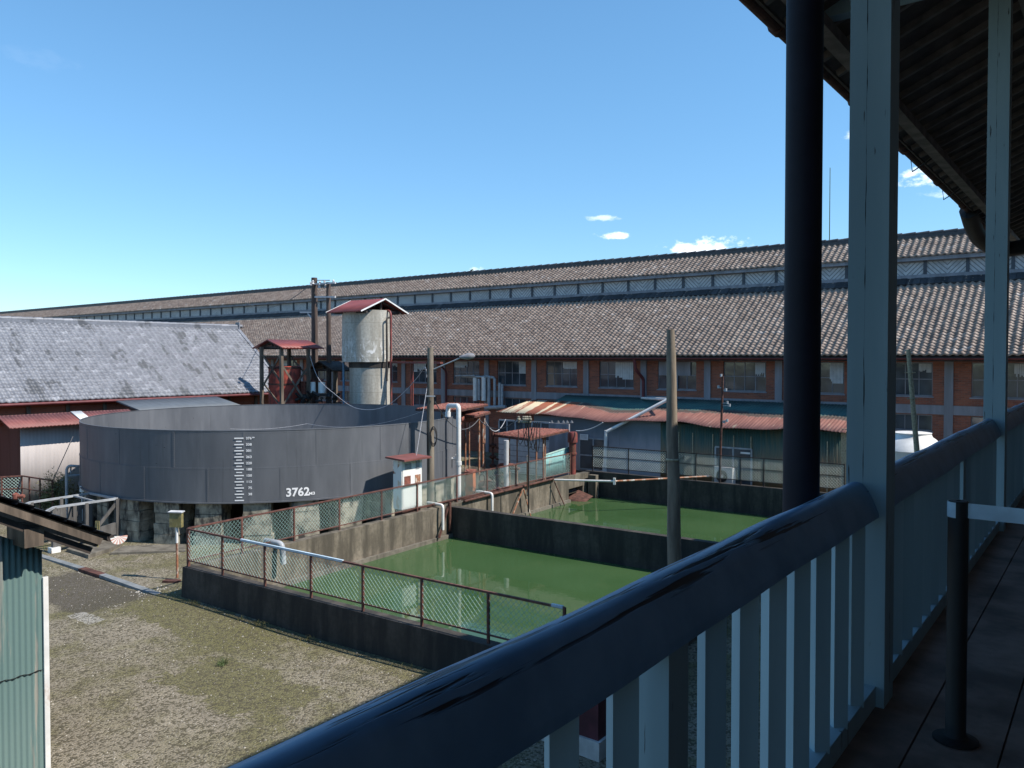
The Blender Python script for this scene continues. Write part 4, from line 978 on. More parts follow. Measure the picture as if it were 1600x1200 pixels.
# ------------------------------------------------------------------ red shelter and rusty drum
q = PT(446, 560, 44.0); sh = thing('open_shelter', (q.x, q.y, 0), 'open timber shelter with red gabled roof above the rusty drum', 'shelter')
ze = PT(440, 543.5, 43.5).z; zr = PT(440, 531, 44).z
gable_roof(sh, (q.x+.05, q.y+.15), 2.75, 2.75, ze, zr, 'roof_red', 'dark_timber', 'Y', False)
pts = []
for px, t in ((409, 43.4), (440, 42.6), (452, 44.8), (482, 43.6)):
    p = PT(px, 600, t); pts.append(p); MB().bar((p.x, p.y, 0), (p.x, p.y, ze+.05), .16, .16).build('leg', 'weathered_wood', sh)
mb = MB()
def zz(px, t, z): p = PT(px, 600, t); return Vector((p.x, p.y, z))
mb.bar(zz(409, 43.4, 4.6), zz(440, 42.6, ze-.3), .06, .09); mb.bar(zz(409, 43.4, ze-.3), zz(440, 42.6, 4.9), .06, .09)
mb.bar(zz(440, 42.6, ze-.9), zz(482, 43.6, 3.6), .05, .1); mb.bar(zz(440, 42.7, 3.6), zz(482, 43.7, ze-1.0), .05, .1); mb.bar(zz(452, 44.8, ze-.4), zz(482, 43.6, 5.2), .05, .08)
mb.bar(zz(409, 43.4, 5.0), zz(440, 42.6, 3.6), .05, .08)
mb.build('brace', 'weathered_wood', sh)
q = PT(445, 600, 44.0); dr = thing('steel_drum', (q.x, q.y, 0), 'tall rust red steel drum standing under the open shelter', 'drum')
rd = 49/2*44/1240; zt3 = PT(445, 573, 44).z; mb = MB(); mb.lathe(q, [(rd, .1), (rd, zt3-.0), (rd-.05, zt3+.03), (.01, zt3+.05)], 32); mb.build('body', 'drum_red', dr)
mb = MB(); mb.lathe(q, [(rd+.002, zt3-.1), (rd+.03, zt3-.1), (rd+.03, zt3), (rd, zt3)], 32); mb.lathe(q, [(rd+.002, zt3-1.0), (rd+.02, zt3-1.0), (rd+.02, zt3-.9), (rd+.002, zt3-.9)], 32); mb.build('hoop', 'rust_dark', dr)
# utility poles with crossarms
def upole(px, y0, t, r, label, name='utility_pole', mat='brown_pole'):
    p = PT(px, 600, t); z = PT(px, y0, t).z; o = thing(name, (p.x, p.y, 0), label, 'utility pole')
    MB().tube([(p.x, p.y, 0), (p.x, p.y, z)], [r*1.15, r*.9], 12).build('pole', mat, o); return o, p, z
u1, pA, zA = upole(492, 434, 46, .19, 'taller left one of the two dark utility poles behind the shelter'); u2, pB, zB = upole(514, 441, 45.4, .14, 'right one of the two dark utility poles beside the red roofed tower')
mb = MB(); mb.bar(PT(488, 444, 46), PT(524, 442, 45), .09, .09); mb.bar(PT(488, 464, 46), PT(524, 464, 45), .1, .1); mb.bar(PT(494, 438, 46), PT(516, 438, 45), .05, .05); mb.bar(PT(469, 488, 46.6), PT(488, 488, 46), .08, .08); mb.bar(PT(481, 490, 46.2), PT(487, 497, 46), .06, .06)
mb.build('crossarm', 'block', u1)
mb = MB()
for px, py in ((489, 441), (500, 442), (507, 441), (521, 440), (486, 443), (499, 447), (509, 447)):
    p = PT(px, py, 45.6); mb.lathe((p.x, p.y), [(.02, p.z-.12), (.09, p.z-.1), (.05, p.z), (.08, p.z+.04), (.02, p.z+.12)], 8)
mb.build('insulators', 'block', u1)
for i, (px, lb) in enumerate(((487.5, 'left white rusty transformer can on the pole platform'), (503, 'right white rusty transformer can on the pole platform'))):
    p = PT(px, 614, 43.9); o = thing('transformer', p, lb, 'transformer'); 
    MB().tube([p, p+Vector((0, 0, .62))], .20, 14).build('can', 'cabinet_paint', o)
    MB().cyl((p.x, p.y), .22, p.z+.62, p.z+.66, 14).cyl((p.x-.08, p.y), .04, p.z+.66, p.z+.8, 8).cyl((p.x+.08, p.y), .04, p.z+.66, p.z+.8, 8).build('lid', 'rust', o)
p = PT(477, 616, 44); MB().box(p+Vector((0, 0, .33)), (.4, .4, .66)).box(p+Vector((0, 0, .69)), (.46, .46, .05)).build('rusty_box', 'rust', label='rust brown box beside the left transformer can', cat='box')
mb = MB(); c0 = PT(494, 627, 45)
mb.bar(PT(471, 617, 44), PT(512, 617, 44), .8, .1)
for px in (473, 492, 511): q = PT(px, 617, 45); mb.bar(q, Vector((q.x, q.y, 0)), .1, .1)
mb.build('pole_platform', 'dark_timber', label='dark platform carrying the white transformer cans', cat='platform')
mb = MB()
for k in range(40):
    p = PT(random.uniform(470, 530), random.uniform(618, 636), 43.4); mb.tube([p, p+Vector((random.gauss(0, .25), random.gauss(0, .2), random.gauss(0, .2)))], random.choice((.03, .06, .09)), 6)
mb.build('pipe_tangle', 'black', label='dark tangle of pipes and fittings below the transformer cans', cat='pipes', kind='stuff')
# dark small gable roof left of tower
q = PT(524, 600, 46); lt = thing('small_shelter', (q.x, q.y, 0), 'small dark gabled shelter tucked between utility pole and tower', 'shelter')
gable_roof(lt, (q.x, q.y), 2.4, 2.6, PT(524, 578, 46).z, PT(524, 564, 46).z, 'dark_timber', 'dark_timber', 'Y', False)
for dx in (-1, 1):
    for dy in (-.9, .9): MB().bar((q.x+dx, q.y+dy, 0), (q.x+dx, q.y+dy, PT(524, 577, 46).z), .14, .14).build('leg', 'weathered_wood', lt)

# ------------------------------------------------------------------ street pole by the tank
p = PT(672.5, 600, 29.3); o = thing('lamp_post', (p.x, p.y, 0), 'grey wooden pole with street lamp arm standing close to the tank', 'lamp post')
zt = PT(672.5, 543, 29.3).z
MB().tube([(p.x, p.y, 0), (p.x, p.y, zt)], [.15, .115], 12).build('pole', 'old_pole', o)
l0 = PT(675, 578, 29.3); l1 = PT(722, 558, 29.0); MB().tube(arc(l0, PT(690, 572, 29.2), l1, 8), .025, 8).build('arm', 'grey_pipe', o)
l2 = PT(740, 556, 29.0); d = (l2-l1)
mb = MB(); mb.tube([l1-d*.25, l1, l1+d*.5, l1+d*1.0, l1+d*1.12], [.03, .07, .12, .09, .02], 12); mb.build('lamp_head', 'grey_timber', o)
mb = MB()
for k in range(3): c_ = PT(677.5, 680+k*2, 29.1); mb.tube([c_+RT*(.12*cos(a))+Vector((0, -.01*k, .32*sin(a))) for a in np.linspace(0, 2*pi, 16)], .018, 5)
mb.tube([PT(668, 560, 29.15), PT(667.5, 640, 29.15), PT(668, 740, 29.15)], .02, 5); mb.build('cable_coil', 'black', o)
mb = MB(); mb.bar(PT(665, 619, 29.1), PT(680, 619, 29.1), .05, .05); mb.build('crossbar', 'grey_pipe', o)
# control cabinet
p = PT(641, 760, 28.15); ang = 0; p = PT(637, 760, 28.0); o = thing('control_cabinet', (p.x, p.y, 0), 'tall white control cabinet with rusty patches and brown sloping roof by the pool fence', 'cabinet', rz=ang)
def lb(name, mat, c, d, **k): 
    m = MB(); m.box(c, d, 0, k.get('tilt')); return m.build(name, mat, o, raw=True)
lb('legs', 'rust_dark', (0, 0, .5), (.38, .9, 1.0)); lb('body', 'cabinet_paint', (0, 0, 1.85), (.42, 1.0, 1.72)); lb('door', 'cabinet_paint', (.22, 0, 1.85), (.03, .92, 1.6))
lb('roof', 'roof_brown', (.05, 0, 2.76), (.95, 1.35, .06), tilt=(.05, 'Y'))
for x, z, w, h, m in ((-.22, 2.48, .30, .2, 'grey_pipe'), (.26, 2.48, .18, .26, 'grey_pipe'), (.26, 2.0, .26, .28, 'rust_pole'), (-.25, 2.0, .30, .28, 'rust')): lb('meter_window', m, (.243, x, z), (.02, w, h))
# coloured stub pipes on the wall
for (pts, t, lab) in (([(668, 785), (692, 785), (692, 812)], 28.2, 'upper'), ([(745, 766), (769, 768), (774, 796)], 30.6, 'right')):
    P = [PT(x, y, t+ (0 if i else .6)) for i, (x, y) in enumerate(pts)]
    # keep just inside the pool wall
    P2 = []
    for i, q in enumerate(P):
        v = (q-P0).dot(PV); 
        u = -.3 if i == 0 else .5
        z = WT+.12 if i < 2 else .1
        vv = (PT(pts[i][0], 790, 28.5)-O); dd = ray(pts[i][0], 780); tq = (pp(u, 0)-O).dot(PU)/dd.dot(PU); w = O+dd*tq; w.z = z; P2.append(w)
    P2[1].z = P2[0].z; P2[2] = Vector((P2[1].x, P2[1].y, .05 if lab == 'upper' else -.2))
    MB().tube(elbow(P2, .12), .052, 10).build('outlet_pipe', 'white_pipe', label='white outlet pipe bending over the pool wall, %s' % ('left of the dividing wall' if lab == 'upper' else 'in the far basin'), cat='pipe')
dd = ray(432, 855); tq = (pp(.3, 0)-O).dot(PU)/dd.dot(PU); w = O+dd*tq; w.z = WT
MB().tube(elbow([w-PU*.5+Vector((0, 0, .12)), w+PU*.25+Vector((0, 0, .12)), w+PU*.3+Vector((0, 0, -.45))], .16), .085, 12).build('outlet_pipe', 'grey_pipe', label='grey hooked outlet pipe near the left corner of the pool', cat='pipe')
# leaning struts and rusty walkway pipe along far side wall
mb = MB()
def wl(px, u, z): 
    dd = ray(px, 780); tq = (pp(u, 0)-O).dot(PU)/dd.dot(PU); w = O+dd*tq; w.z = z; return w
mb.bar(wl(702, .34, WT+.1), wl(686, .5, -.2), .06, .06); mb.bar(wl(703, .4, WT+.15), wl(703, .4, -.1), .1, .06)
mb.build('strut', 'rust_dark', label='dark leaning steel strut on the pool wall beside the dividing wall', cat='strut')
mb = MB(); mb.bar(wl(817, .5, WT), wl(797, .55, WZ), .04, .04); mb.bar(wl(818, .5, WT), wl(829, .6, WZ), .05, .04); mb.build('strut', 'rust_pole', label='pair of thin pale struts like an A in the far basin', cat='strut')
mb = MB(); mb.bar(wl(866, .5, WT), wl(882, .55, WZ), .035, .035); mb.build('strut', 'rust_dark', label='thin dark strut nearest the sluice in the far basin', cat='strut')
mb = MB(); mb.tube([wl(725, .38, WT+.04), wl(865, .42, WT+.10)], .05, 8); mb.bar(wl(650, -.1, WT+.06), wl(866, .35, WT+.06), .12, .05); mb.build('water_pipe', 'rust_dark', label='rusty pipe lying along the top of the side pool wall', cat='pipe')
a = wl(865, .42, WT+.05); b = PT(960, 752, 33.8); c = PY(1112, 744, pp(9, PLV).y-.3)
o = thing('pipe_run', a, 'thin pale and brown pipe spanning a corner of the far basin', 'pipe')
MB().tube([a, b], .045, 8).build('pipe', 'white_pipe', o); MB().tube([b, c], .04, 8).build('pipe', 'rust_pole', o); MB().box(b, (.1, .1, .28), .4).build('joint', 'white_pipe', o)

# ------------------------------------------------------------------ far wooden pole in pool yard, bamboo pole, white tank
ptop = PT(1047.5, 515, 15.2); pbot = PT(1058, 1075, 15.2); pbot.z = -.05
o = thing('timber_pole', pbot, 'bare weathered timber pole rising in front of the far basin', 'pole')
n = 14; MB().tube([ptop.lerp(pbot, k/n)+Vector((.008*sin(k*1.3), .006*cos(k*2.1), 0)) for k in range(n+1)], [.085+.055*min(1, k/9)+(.0 if k else -.012) for k in range(n+1)], 14).build('pole', 'old_pole', o)
q = ptop.lerp(pbot, (718-515)/(1075-515)); mb = MB(); mb.lathe((q.x, q.y), [(.124, q.z-.025), (.138, q.z), (.124, q.z+.025)], 14); mb.tube([q+RT*.12, q+RT*.2+Vector((0, 0, .05))], .02, 6); mb.build('rope_tie', 'rope', o)
pt_ = PT(1419, 546, 24); pb_ = PT(1434, 720, 24); dv = (pb_-pt_); pb_ = pt_+dv*(pt_.z/(-dv.z))
o = thing('bamboo_pole', pb_, 'leaning pale bamboo pole tied with string before the white tank', 'pole')
MB().tube([pt_, pb_], [.062, .10], 12).build('pole', 'rope', o)
mb = MB()
for y in (582, 623): q = pt_.lerp(pb_, (pt_.z-PT(1420, y, 24).z)/pt_.z); mb.box(q, (.3, .03, .03), .5); mb.lathe((q.x, q.y), [(.075, q.z-.02), (.09, q.z), (.075, q.z+.02)], 10)
mb.build('string_tie', 'rope', o)
q = PT(1425, 700, 27.5); o = thing('storage_tank', (q.x, q.y, 0), 'round white storage tank with flared shoulder near the mill wall', 'tank')
z = [PT(1425, y, 27.5).z for y in (678, 685, 701, 706)]; k_ = 27.5/1240
MB().lathe(q, [(47*k_, .2), (47*k_, z[3]), (49*k_, z[2]-.02), (46*k_, z[2]+.08), (34*k_, z[1]-.02), (29*k_, z[1]+.06), (27*k_, z[0]), (28*k_, z[0]+.05), (25*k_, z[0]+.06), (.02, z[0]+.1)], 40).build('body', 'white_paint', o)
MB().lathe(q, [(47*k_+.005, z[3]-.35), (47*k_+.02, z[3]-.34), (47*k_+.005, z[3]-.33)], 40).build('seam', 'grey_pipe', o)

# ------------------------------------------------------------------ sign post in the yard
b = PZ(277, 903, .03); o = thing('sign_post', b, 'rusty post carrying a tilted blank yellow sign box beside the pool corner', 'sign')
MB().tube([b, b+Vector((0, 0, 1.45))], .035, 8).build('post', 'rust_pole', o)
MB().tube([b+Vector((0, 0, 1.0)), b+Vector((0, 0, 1.45))], .037, 8).build('post_top', 'white_paint', o)
MB().box(b+Vector((-.02, 0, 1.66)), (.36, .12, .42), R(30)).build('sign_box', 'sign_yellow', o)
MB().box(b+Vector((-.02, 0, 1.885)), (.42, .18, .03), R(30), (.08, 'X')).build('sign_cap', 'block', o)
MB().box(PZ(268, 908, .02), (.45, .2, .06), .5).build('loose_brick', 'rust_dark', label='dark brick lying at the foot of the yellow sign post', cat='brick')

# drain strip, slabs
def strip(name, pts, w, z, h, mat, **k):
    P = [PZ(x, y, 0) for x, y in pts]; mb = MB()
    for a, b in zip(P[:-1], P[1:]):
        a = a.copy(); b = b.copy(); a.z = b.z = z-h/2+.03; mb.bar(a, b, w, h)
    return mb.build(name, mat, **k)
strip('drain_channel', [(40, 862), (128, 889)], .19, .008, .08, 'drain_cover', label='far part of the pale grey drain cover strip in the yard', cat='drain cover')
strip('drain_channel', [(160, 899), (248, 930)], .19, .008, .08, 'drain_cover', label='near part of the pale grey drain cover strip ending by the pool', cat='drain cover')
strip('drain_channel', [(128, 889), (160, 899)], .22, .009, .08, 'rust_dark', label='short rusty plate joining the two grey drain covers', cat='drain cover')
def slab(name, pts, h, mat, **k):
    P = [PZ(x, y, 0) for x, y in pts]; n = len(P); vs = [Vector((p.x, p.y, -.03)) for p in P]+[Vector((p.x, p.y, h)) for p in P]
    mb = MB(); mb.add(vs, [tuple(range(n))[::-1], tuple(range(n, 2*n))]+[(i, (i+1) % n, n+(i+1) % n, n+i) for i in range(n)]); return mb.build(name, mat, **k)
slab('concrete_slab', [(104, 862), (138, 872), (170, 862), (190, 852), (140, 845)], .10, 'slab_concrete', label='thick brownish concrete slab lying at the left end of the path', cat='slab')
slab('path', [(172, 866), (290, 862), (290, 852), (192, 855)], .045, 'slab_concrete', kind='structure')
# timber frame (pit rail)
tf = thing('pit_railing', PZ(130, 820, 0), 'weathered grey timber railing frame left of the tank piers', 'frame')
zf = 1.45; A = PZ(183, 779, zf); B = PZ(140, 771, zf); Cc = PZ(48, 785, zf); D = PZ(84, 793, zf)
mb = MB()
for a, b in ((A, B), (B, Cc), (D, A)): mb.bar(a, b, .07, .07)
D2 = PT(66, 803, 24.0); C2 = PT(30, 792, 25.6); mb.bar(D, D2, .07, .07); mb.bar(Cc, C2, .07, .07); mb.bar(B.lerp(Cc, .28), A.lerp(D, .35), .05, .05)
mb.build('top_rail', 'grey_pipe', tf)
for p in (A, B, Cc, D): MB().bar((p.x, p.y, .1), (p.x, p.y, zf), .13, .13).build('leg', 'old_grey_wood', tf)
mb = MB()
for a, b in ((A, D),):
    m_ = a.lerp(b, .5); z = Vector((0, 0, 1)); mb.bar(Vector((m_.x, m_.y, .2)), a-z*.12, .06, .1); mb.bar(Vector((m_.x, m_.y, .2)), b-z*.1, .06, .1); mb.bar(Vector((a.x, a.y, .55)), Vector((m_.x, m_.y, .4)), .08, .2); mb.bar(Vector((m_.x, m_.y, .1)), Vector((m_.x, m_.y, zf)), .1, .1)
m_ = B.lerp(Cc, .5); mb.bar(Vector((m_.x, m_.y, .2)), B-z*.12, .06, .1); mb.bar(Vector((m_.x, m_.y, .2)), Cc-z*.12, .06, .1); mb.bar(Vector((m_.x, m_.y, .1)), Vector((m_.x, m_.y, zf)), .1, .1)
mb.bar(Vector((A.x, A.y, .35)), Vector((D.x, D.y, .3)), .1, .22); mb.bar(Vector((B.x, B.y, .4)), Vector((Cc.x, Cc.y, .3)), .1, .22)
for k in range(9): p = B.lerp(Cc, .05+k*.09); mb.bar((p.x, p.y+.1, .1), (p.x, p.y+.1, 1.15), .12, .04)
mb.build('brace', 'old_grey_wood', tf)
for p in (A, D): MB().bx((p.x-.14, p.y-.14, 0), (p.x+.14, p.y+.14, .17)).build('foot_block', 'white_paint', tf)
q = PT(152, 800, 25.8); MB().box((q.x, q.y, .8), (.14, .03, .3), .5).bar((q.x, q.y, 0), (q.x, q.y, .9), .04, .04).build('small_sign', 'sign_yellow', label='small yellow tag on a stake inside the timber frame', cat='sign')
q = PT(128, 764, 29.5); MB().box((q.x, q.y, q.z), (.16, .03, .22), .6).bar((q.x, q.y, 0), (q.x, q.y, q.z-.1), .035, .035).build('small_sign', 'white_paint', label='small white plate on a stake before the left end of the tank', cat='sign')

# ------------------------------------------------------------------ near corrugated shed (left)
SX, t_c = -12.4, 11.5
shd = thing('corrugated_shed', (SX, 4, 0), 'near shed with teal corrugated gable wall and weathered tiled verge', 'shed')
c = PX(66, 900, SX); c.z = 0; yc = c.y; zw = 3.45
mb = MB(); yl = 1.0; waves = int((yc-yl)/.076)
zl = zw+(yc-yl)*.58
mb.sheet((SX, yl, 0), (SX, yc, 0), (SX, yc, zw+.05), (SX, yl, zl), waves*8, .02, .009, waves, 12); mb.build('wall', 'teal_corrugated', shd)
mb = MB(); mb.bx((SX-5, yc-.12, 0), (SX-.03, yc-.02, zw)); mb.build('side_wall', 'dark_brown_sheet', shd)
mb = MB(); mb.bx((SX-.04, yc-.0, 0), (SX+.03, yc+.07, zw-.35)); mb.build('corner_trim', 'white_paint', shd)
mb = MB(); zj = 1.75
for k in range(18): y = yc-.02-k*.06; mb.bar((SX+.012, y, zj+.01*sin(k*1.7)), (SX+.012, y-.06, zj+.01*sin((k+1)*1.7)), .012, .008)
mb.build('lap_joint', 'black', shd)
e1 = PX(157, 843, SX+.45); e0 = PX(0, 789, SX+.45); sl_ = (e0.z-e1.z)/(e1.y-e0.y); print('shed verge', e1, e0, sl_)
yr = 1.0; zr_ = e1.z+(e1.y-yr)*sl_; dirr = (Vector((0, yr, zr_))-Vector((0, e1.y, e1.z))).normalized()
xr = SX+.45
mb = MB(); mb.bar((xr, e1.y, e1.z-.03), (xr, yr, zr_-.03), .07, .10); mb.build('verge_board', 'weathered_wood', shd)
mb = MB(); mb.bar((xr-.1, e1.y-.10, e1.z-.16), (xr-.1, yr, zr_-.17), .06, .10); mb.build('lower_verge_board', 'dark_timber', shd)
mb = MB(); mb.add([(xr, e1.y+.03, e1.z+.035), (xr, yr, zr_+.035), (xr-6, yr, zr_+.035), (xr-6, e1.y+.03, e1.z+.035)], [(0, 1, 2, 3)]); mb.bx((xr-6, e1.y-.06, e1.z-.1), (xr-.05, e1.y-.01, e1.z+.0)); mb.build('roof_boards', 'dark_timber', shd)
tile_roof('roof_tiles', 'dark_tiles', shd, (xr+.02, e1.y+.12, e1.z+.03), (-1, 0, 0), (0, -1, sl_), 6, (e1.y-yr)*sqrt(1+sl_**2), .27, .24, .03, 6, .022, .02)
mb = MB()
for py, ln in ((1, 0),):
    q = PX(55, 838, SX+.42); yb = q.y; zb = e1.z+(e1.y-yb)*sl_-.25; mb.bx((SX-.2, yb-.13, zb-.17), (SX+.40, yb+.12, zb+.09))
mb.build('beam_end', 'weathered_wood', shd)
mb = MB(); q0 = Vector((xr-.02, e1.y+.16, e1.z-.01)); mb.tube([q0+Vector((-5.5, 0, 0)), q0], .055, 12); mb.build('gutter', 'dark_timber', shd)
mb = MB(); n = 14; fc = q0+Vector((.01, .02, .0)); vs = [fc]
for k in range(n+1): a = pi+pi*k/n; vs.append(fc+Vector((.0, .13*cos(a)+.1, .115*sin(a))))
vs[0] = fc+Vector((0, .1, 0)); m2 = MB()
for k in range(n):
    (mb if k % 2 else m2).add([vs[0], vs[k+1], vs[k+2], vs[0]-Vector((.02, 0, 0)), vs[k+1]-Vector((.02, 0, 0)), vs[k+2]-Vector((.02, 0, 0))], [(0, 1, 2), (5, 4, 3), (1, 4, 5, 2)])
fo = mb.build('fan_end_cap', 'red_marks', shd); m2.build('white_ribs', 'white_paint', fo)

# ------------------------------------------------------------------ background left buildings
gb_ = thing('grey_tiled_building', (-44, 20, 0), 'long low brick building with large pale grey tiled roof at left', 'building')
GX, GZ, GY1, GY0, GRX = -40.9, 4.2, 30.5, -12, -46.2; GRZ = 8.16
sg = Vector((GRX-GX, 0, GRZ-GZ)).normalized(); SLg = sqrt((GRX-GX)**2+(GRZ-GZ)**2)
tile_roof('tiled_roof', 'grey_tiles', gb_, (GX, GY0, GZ), (0, 1, 0), sg, GY1-GY0, SLg, .29, .26, .07, 6, .022)
mb = MB(); mb.add([(GX-.1, GY0, GZ-.1), (GX-.1, GY1, GZ-.1), (GRX, GY1, GRZ-.08), (GRX, GY0, GRZ-.08)], [(0, 1, 2, 3)]); mb.add([(GRX, GY0, GRZ), (GRX, GY1, GRZ), (2*GRX-GX, GY1, GZ), (2*GRX-GX, GY0, GZ)], [(0, 1, 2, 3)])
mb.bx((GX-.12, GY0, GZ-.18), (GX-.07, GY1, GZ-.0)); mb.build('roof_underlay', 'dark_timber', gb_)
mb = MB(); mb.bx((GX-.8, GY0+.5, 0), (GX-.6, GY1-.7, GZ+.3)); mb.build('wall', 'brick_side', gb_)
mb = MB(); mb.add([(GX-.6, GY1-.6, 0), (2*GRX-GX+.6, GY1-.6, 0), (2*GRX-GX+.6, GY1-.6, GZ), (GRX, GY1-.6, GRZ-.2), (GX-.6, GY1-.6, GZ)], [(0, 1, 2, 3, 4)]); mb.build('gable_wall', 'brick', gb_)
mb = MB()
for y in np.arange(GY0+1, GY1, 1.8): mb.bx((GX-.58, y-.09, 0), (GX-.52, y+.09, GZ))
mb.build('timber_posts', 'weathered_wood', gb_)
mb = MB(); mb.tube([(GX+.06, GY0, GZ-.12), (GX+.06, GY1, GZ-.12)], .075, 8); mb.build('gutter', 'gutter_red', gb_)
mb = MB(); mb.bx((GRX-.14, GY0, GRZ-.05), (GRX+.14, GY1, GRZ+.13)); y = GY0
while y < GY1: mb.tube([(GRX, y, GRZ+.16), (GRX, y+.5, GRZ+.17)], [.11, .12], 8); y += .51
mb.box((GRX, GY1+.03, GRZ+.18), (.4, .08, .5)); mb.build('ridge_tiles', 'grey_tiles', gb_)
mb = MB(); a = Vector((GX, GY1, GZ+.03)); b = Vector((GRX, GY1, GRZ+.05)); mb.bar(a, b, .22, .08); mb.build('verge_tiles', 'grey_tiles', gb_)
mb = MB(); mb.add([(2*GRX-GX+.7, GY0, 0), (2*GRX-GX+.7, GY1-.6, 0), (2*GRX-GX+.7, GY1-.6, GZ), (2*GRX-GX+.7, GY0, GZ)], [(0, 1, 2, 3)]); mb.build('back_wall', 'brick_side', gb_)
# red roofed shed
rs = thing('pale_walled_shed', (-37, 16, 0), 'shed with red brown sheet roof and sunlit pale wall at left', 'shed')
RX, RYa, RYb = -36.5, 13.5, 18.9; zeE, zrR = 3.37, 3.79
mb = MB(); mb.sheet((RX+.2, RYa-.2, zeE), (RX+.2, RYb, zeE), (RX-1.1, RYb, zrR+.02), (RX-1.1, RYa-.2, zrR+.02), 300, .03, .012, 36); mb.sheet((RX-2.6, RYb, zeE-.1), (RX-2.6, RYa-.2, zeE-.1), (RX-1.1, RYa-.2, zrR+.02), (RX-1.1, RYb, zrR+.02), 300, .03, .012, 36); mb.build('roof', 'roof_brown', rs)
ya = PX(107, 655, RX-.5).y; yb = PX(140, 655, RX-.5).y
mb = MB(); mb.sheet((RX+.22, ya+.35, zeE+.04), (RX+.22, yb-.1, zeE+.04), (RX-1.1, yb-.1, zrR+.06), (RX-1.1, ya+.35, zrR+.06), 40, .02, .01, 6); mb.build('roof_light', 'white_paint', rs)
mb = MB(); RYw = PX(32, 720, RX-.5).y; mb.sheet((RX-.5, RYw, 0), (RX-.5, RYb-.2, 0), (RX-.5, RYb-.2, zeE+.1), (RX-.5, RYw, zeE+.1), 260, .03, .003, 32); mb.build('wall', 'pale_sheet', rs)
mb = MB(); mb.add([(RX-.5, RYw, 0), (RX-2.4, RYw, 0), (RX-2.4, RYw, zeE), (RX-1.1, RYw, zrR-.03), (RX-.5, RYw, zeE+.1)], [(0, 1, 2, 3, 4)]); mb.bx((RX-6, RYw+.01, 0), (RX-2.3, RYw+.12, 3.35)); mb.build('gable_wall', 'dark_brown_sheet', rs)
# grey lean-to
ls = thing('grey_roofed_lean_to', (-38, 22, 0), 'dark lean-to with flat slate grey sheet roof behind the tank', 'shed')
mb = MB(); mb.sheet((-37.2, 19.3, 3.73), (-37.2, 24.8, 3.73), (-39.6, 24.8, 4.13), (-39.6, 19.3, 4.13), 100, .06, .006, 14); mb.build('roof', 'shed_grey_roof', ls)
mb = MB(); mb.bx((-39.4, 19.5, 0), (-37.4, 24.5, 3.7)); mb.build('wall', 'dark_brown_sheet', ls)
# left fence
z1_ = 1.5
Pf = [PZ(-30, 747, z1_), PZ(34, 743.5, z1_), PZ(82, 751, z1_)]
fo = thing('chain_link_fence', (Pf[1].x, Pf[1].y, 0), 'rusty chain link fence with pipe rails before the pale shed wall', 'fence')
mb = MB(); mb2 = MB()
for a, b in zip(Pf[:-1], Pf[1:]):
    mb.bar(a, b, .05, .05); mb.bar(a-Vector((0, 0, .5)), b-Vector((0, 0, .5)), .035, .035)
chain(mb2, Vector((Pf[0].x, Pf[0].y, 0)), Vector((Pf[1].x, Pf[1].y, 0)), .05, z1_, .09, .006)
mb.build('rail', 'fence_rust', fo); mb2.build('wire_mesh', 'mesh_green', fo)
for f_, (a, b) in ((0, (Pf[0], Pf[1])), (.5, (Pf[0], Pf[1])), (0, (Pf[1], Pf[2])), (.25, (Pf[1], Pf[2])), (.6, (Pf[1], Pf[2])), (1, (Pf[1], Pf[2]))):
    p = a.lerp(b, f_); MB().bar((p.x, p.y, 0), p, .05, .05).build('post', 'fence_rust', fo)
# hooked pipe beside tank
p = [PT(104, 800, 30.2), PT(104, 737, 30.2), PT(113, 728, 30.2), PT(127, 729, 30.6)]; p[0].z = .0
mb = MB(); mb.tube([p[0]]+arc(p[1], PT(104, 727, 30.2), p[2], 6)+[p[3]], .055, 8); mb.tube([PT(104, 744, 30.2), PT(124, 743, 30.6)], .05, 8); mb.tube([PT(110, 742, 30.3), PT(111, 727, 30.3)], .03, 6)
mb.build('hooked_pipe', 'grey_pipe', label='grey hooked feed pipe at the left side of the tank', cat='pipe')
# bush
def bush(name, c, r, h, n, label, cat, leafm='leaf', ls=.05):
    o = thing(name, c, label, cat); mb = MB(); st = MB()
    for k in range(26):
        a = random.uniform(0, 2*pi); e = Vector((c[0]+r*.8*cos(a)*random.random(), c[1]+r*.8*sin(a)*random.random(), c[2]+h*random.uniform(.6, 1.1)))
        b = Vector(c)+Vector((random.gauss(0, .08), random.gauss(0, .08), 0)); st.tube([b, b.lerp(e, .5)+Vector((random.gauss(0, .08), random.gauss(0, .08), 0)), e], [.012, .009, .003], 4)
        for j in range(n//26):
            f = random.uniform(.25, 1.05); p = b.lerp(e, f)+Vector((random.gauss(0, r*.16), random.gauss(0, r*.16), random.gauss(0, r*.12)))
            d1 = Vector((random.gauss(0, 1), random.gauss(0, 1), random.gauss(0, .6))).normalized()*ls*random.uniform(.6, 1.3); d2 = d1.cross(Vector((random.gauss(0, 1), random.gauss(0, 1), 1))).normalized()*ls*.35
            mb.add([p-d1, p+d2, p+d1, p-d2], [(0, 1, 2, 3)])
    mb.build('foliage', leafm, o); st.build('stems', 'bark', o)
q = PT(94, 790, 31.0); bush('bush', (q.x, q.y, 0), .9, 1.55, 3200, 'dusty green bush growing between the pale shed and the tank', 'bush', 'dry_leaf')
q = PT(75, 790, 31.4); bush('bush', (q.x, q.y, 0), .6, 1.1, 1500, 'small low bush at the end of the left chain link fence', 'bush', 'dry_leaf')
q = PZ(66, 860, 0); mb = MB(); blades(mb, q, 60, .12, .25); mb.build('grass_tuft', 'leaf', label='green grass tuft beside the far end of the drain strip', cat='grass tuft')
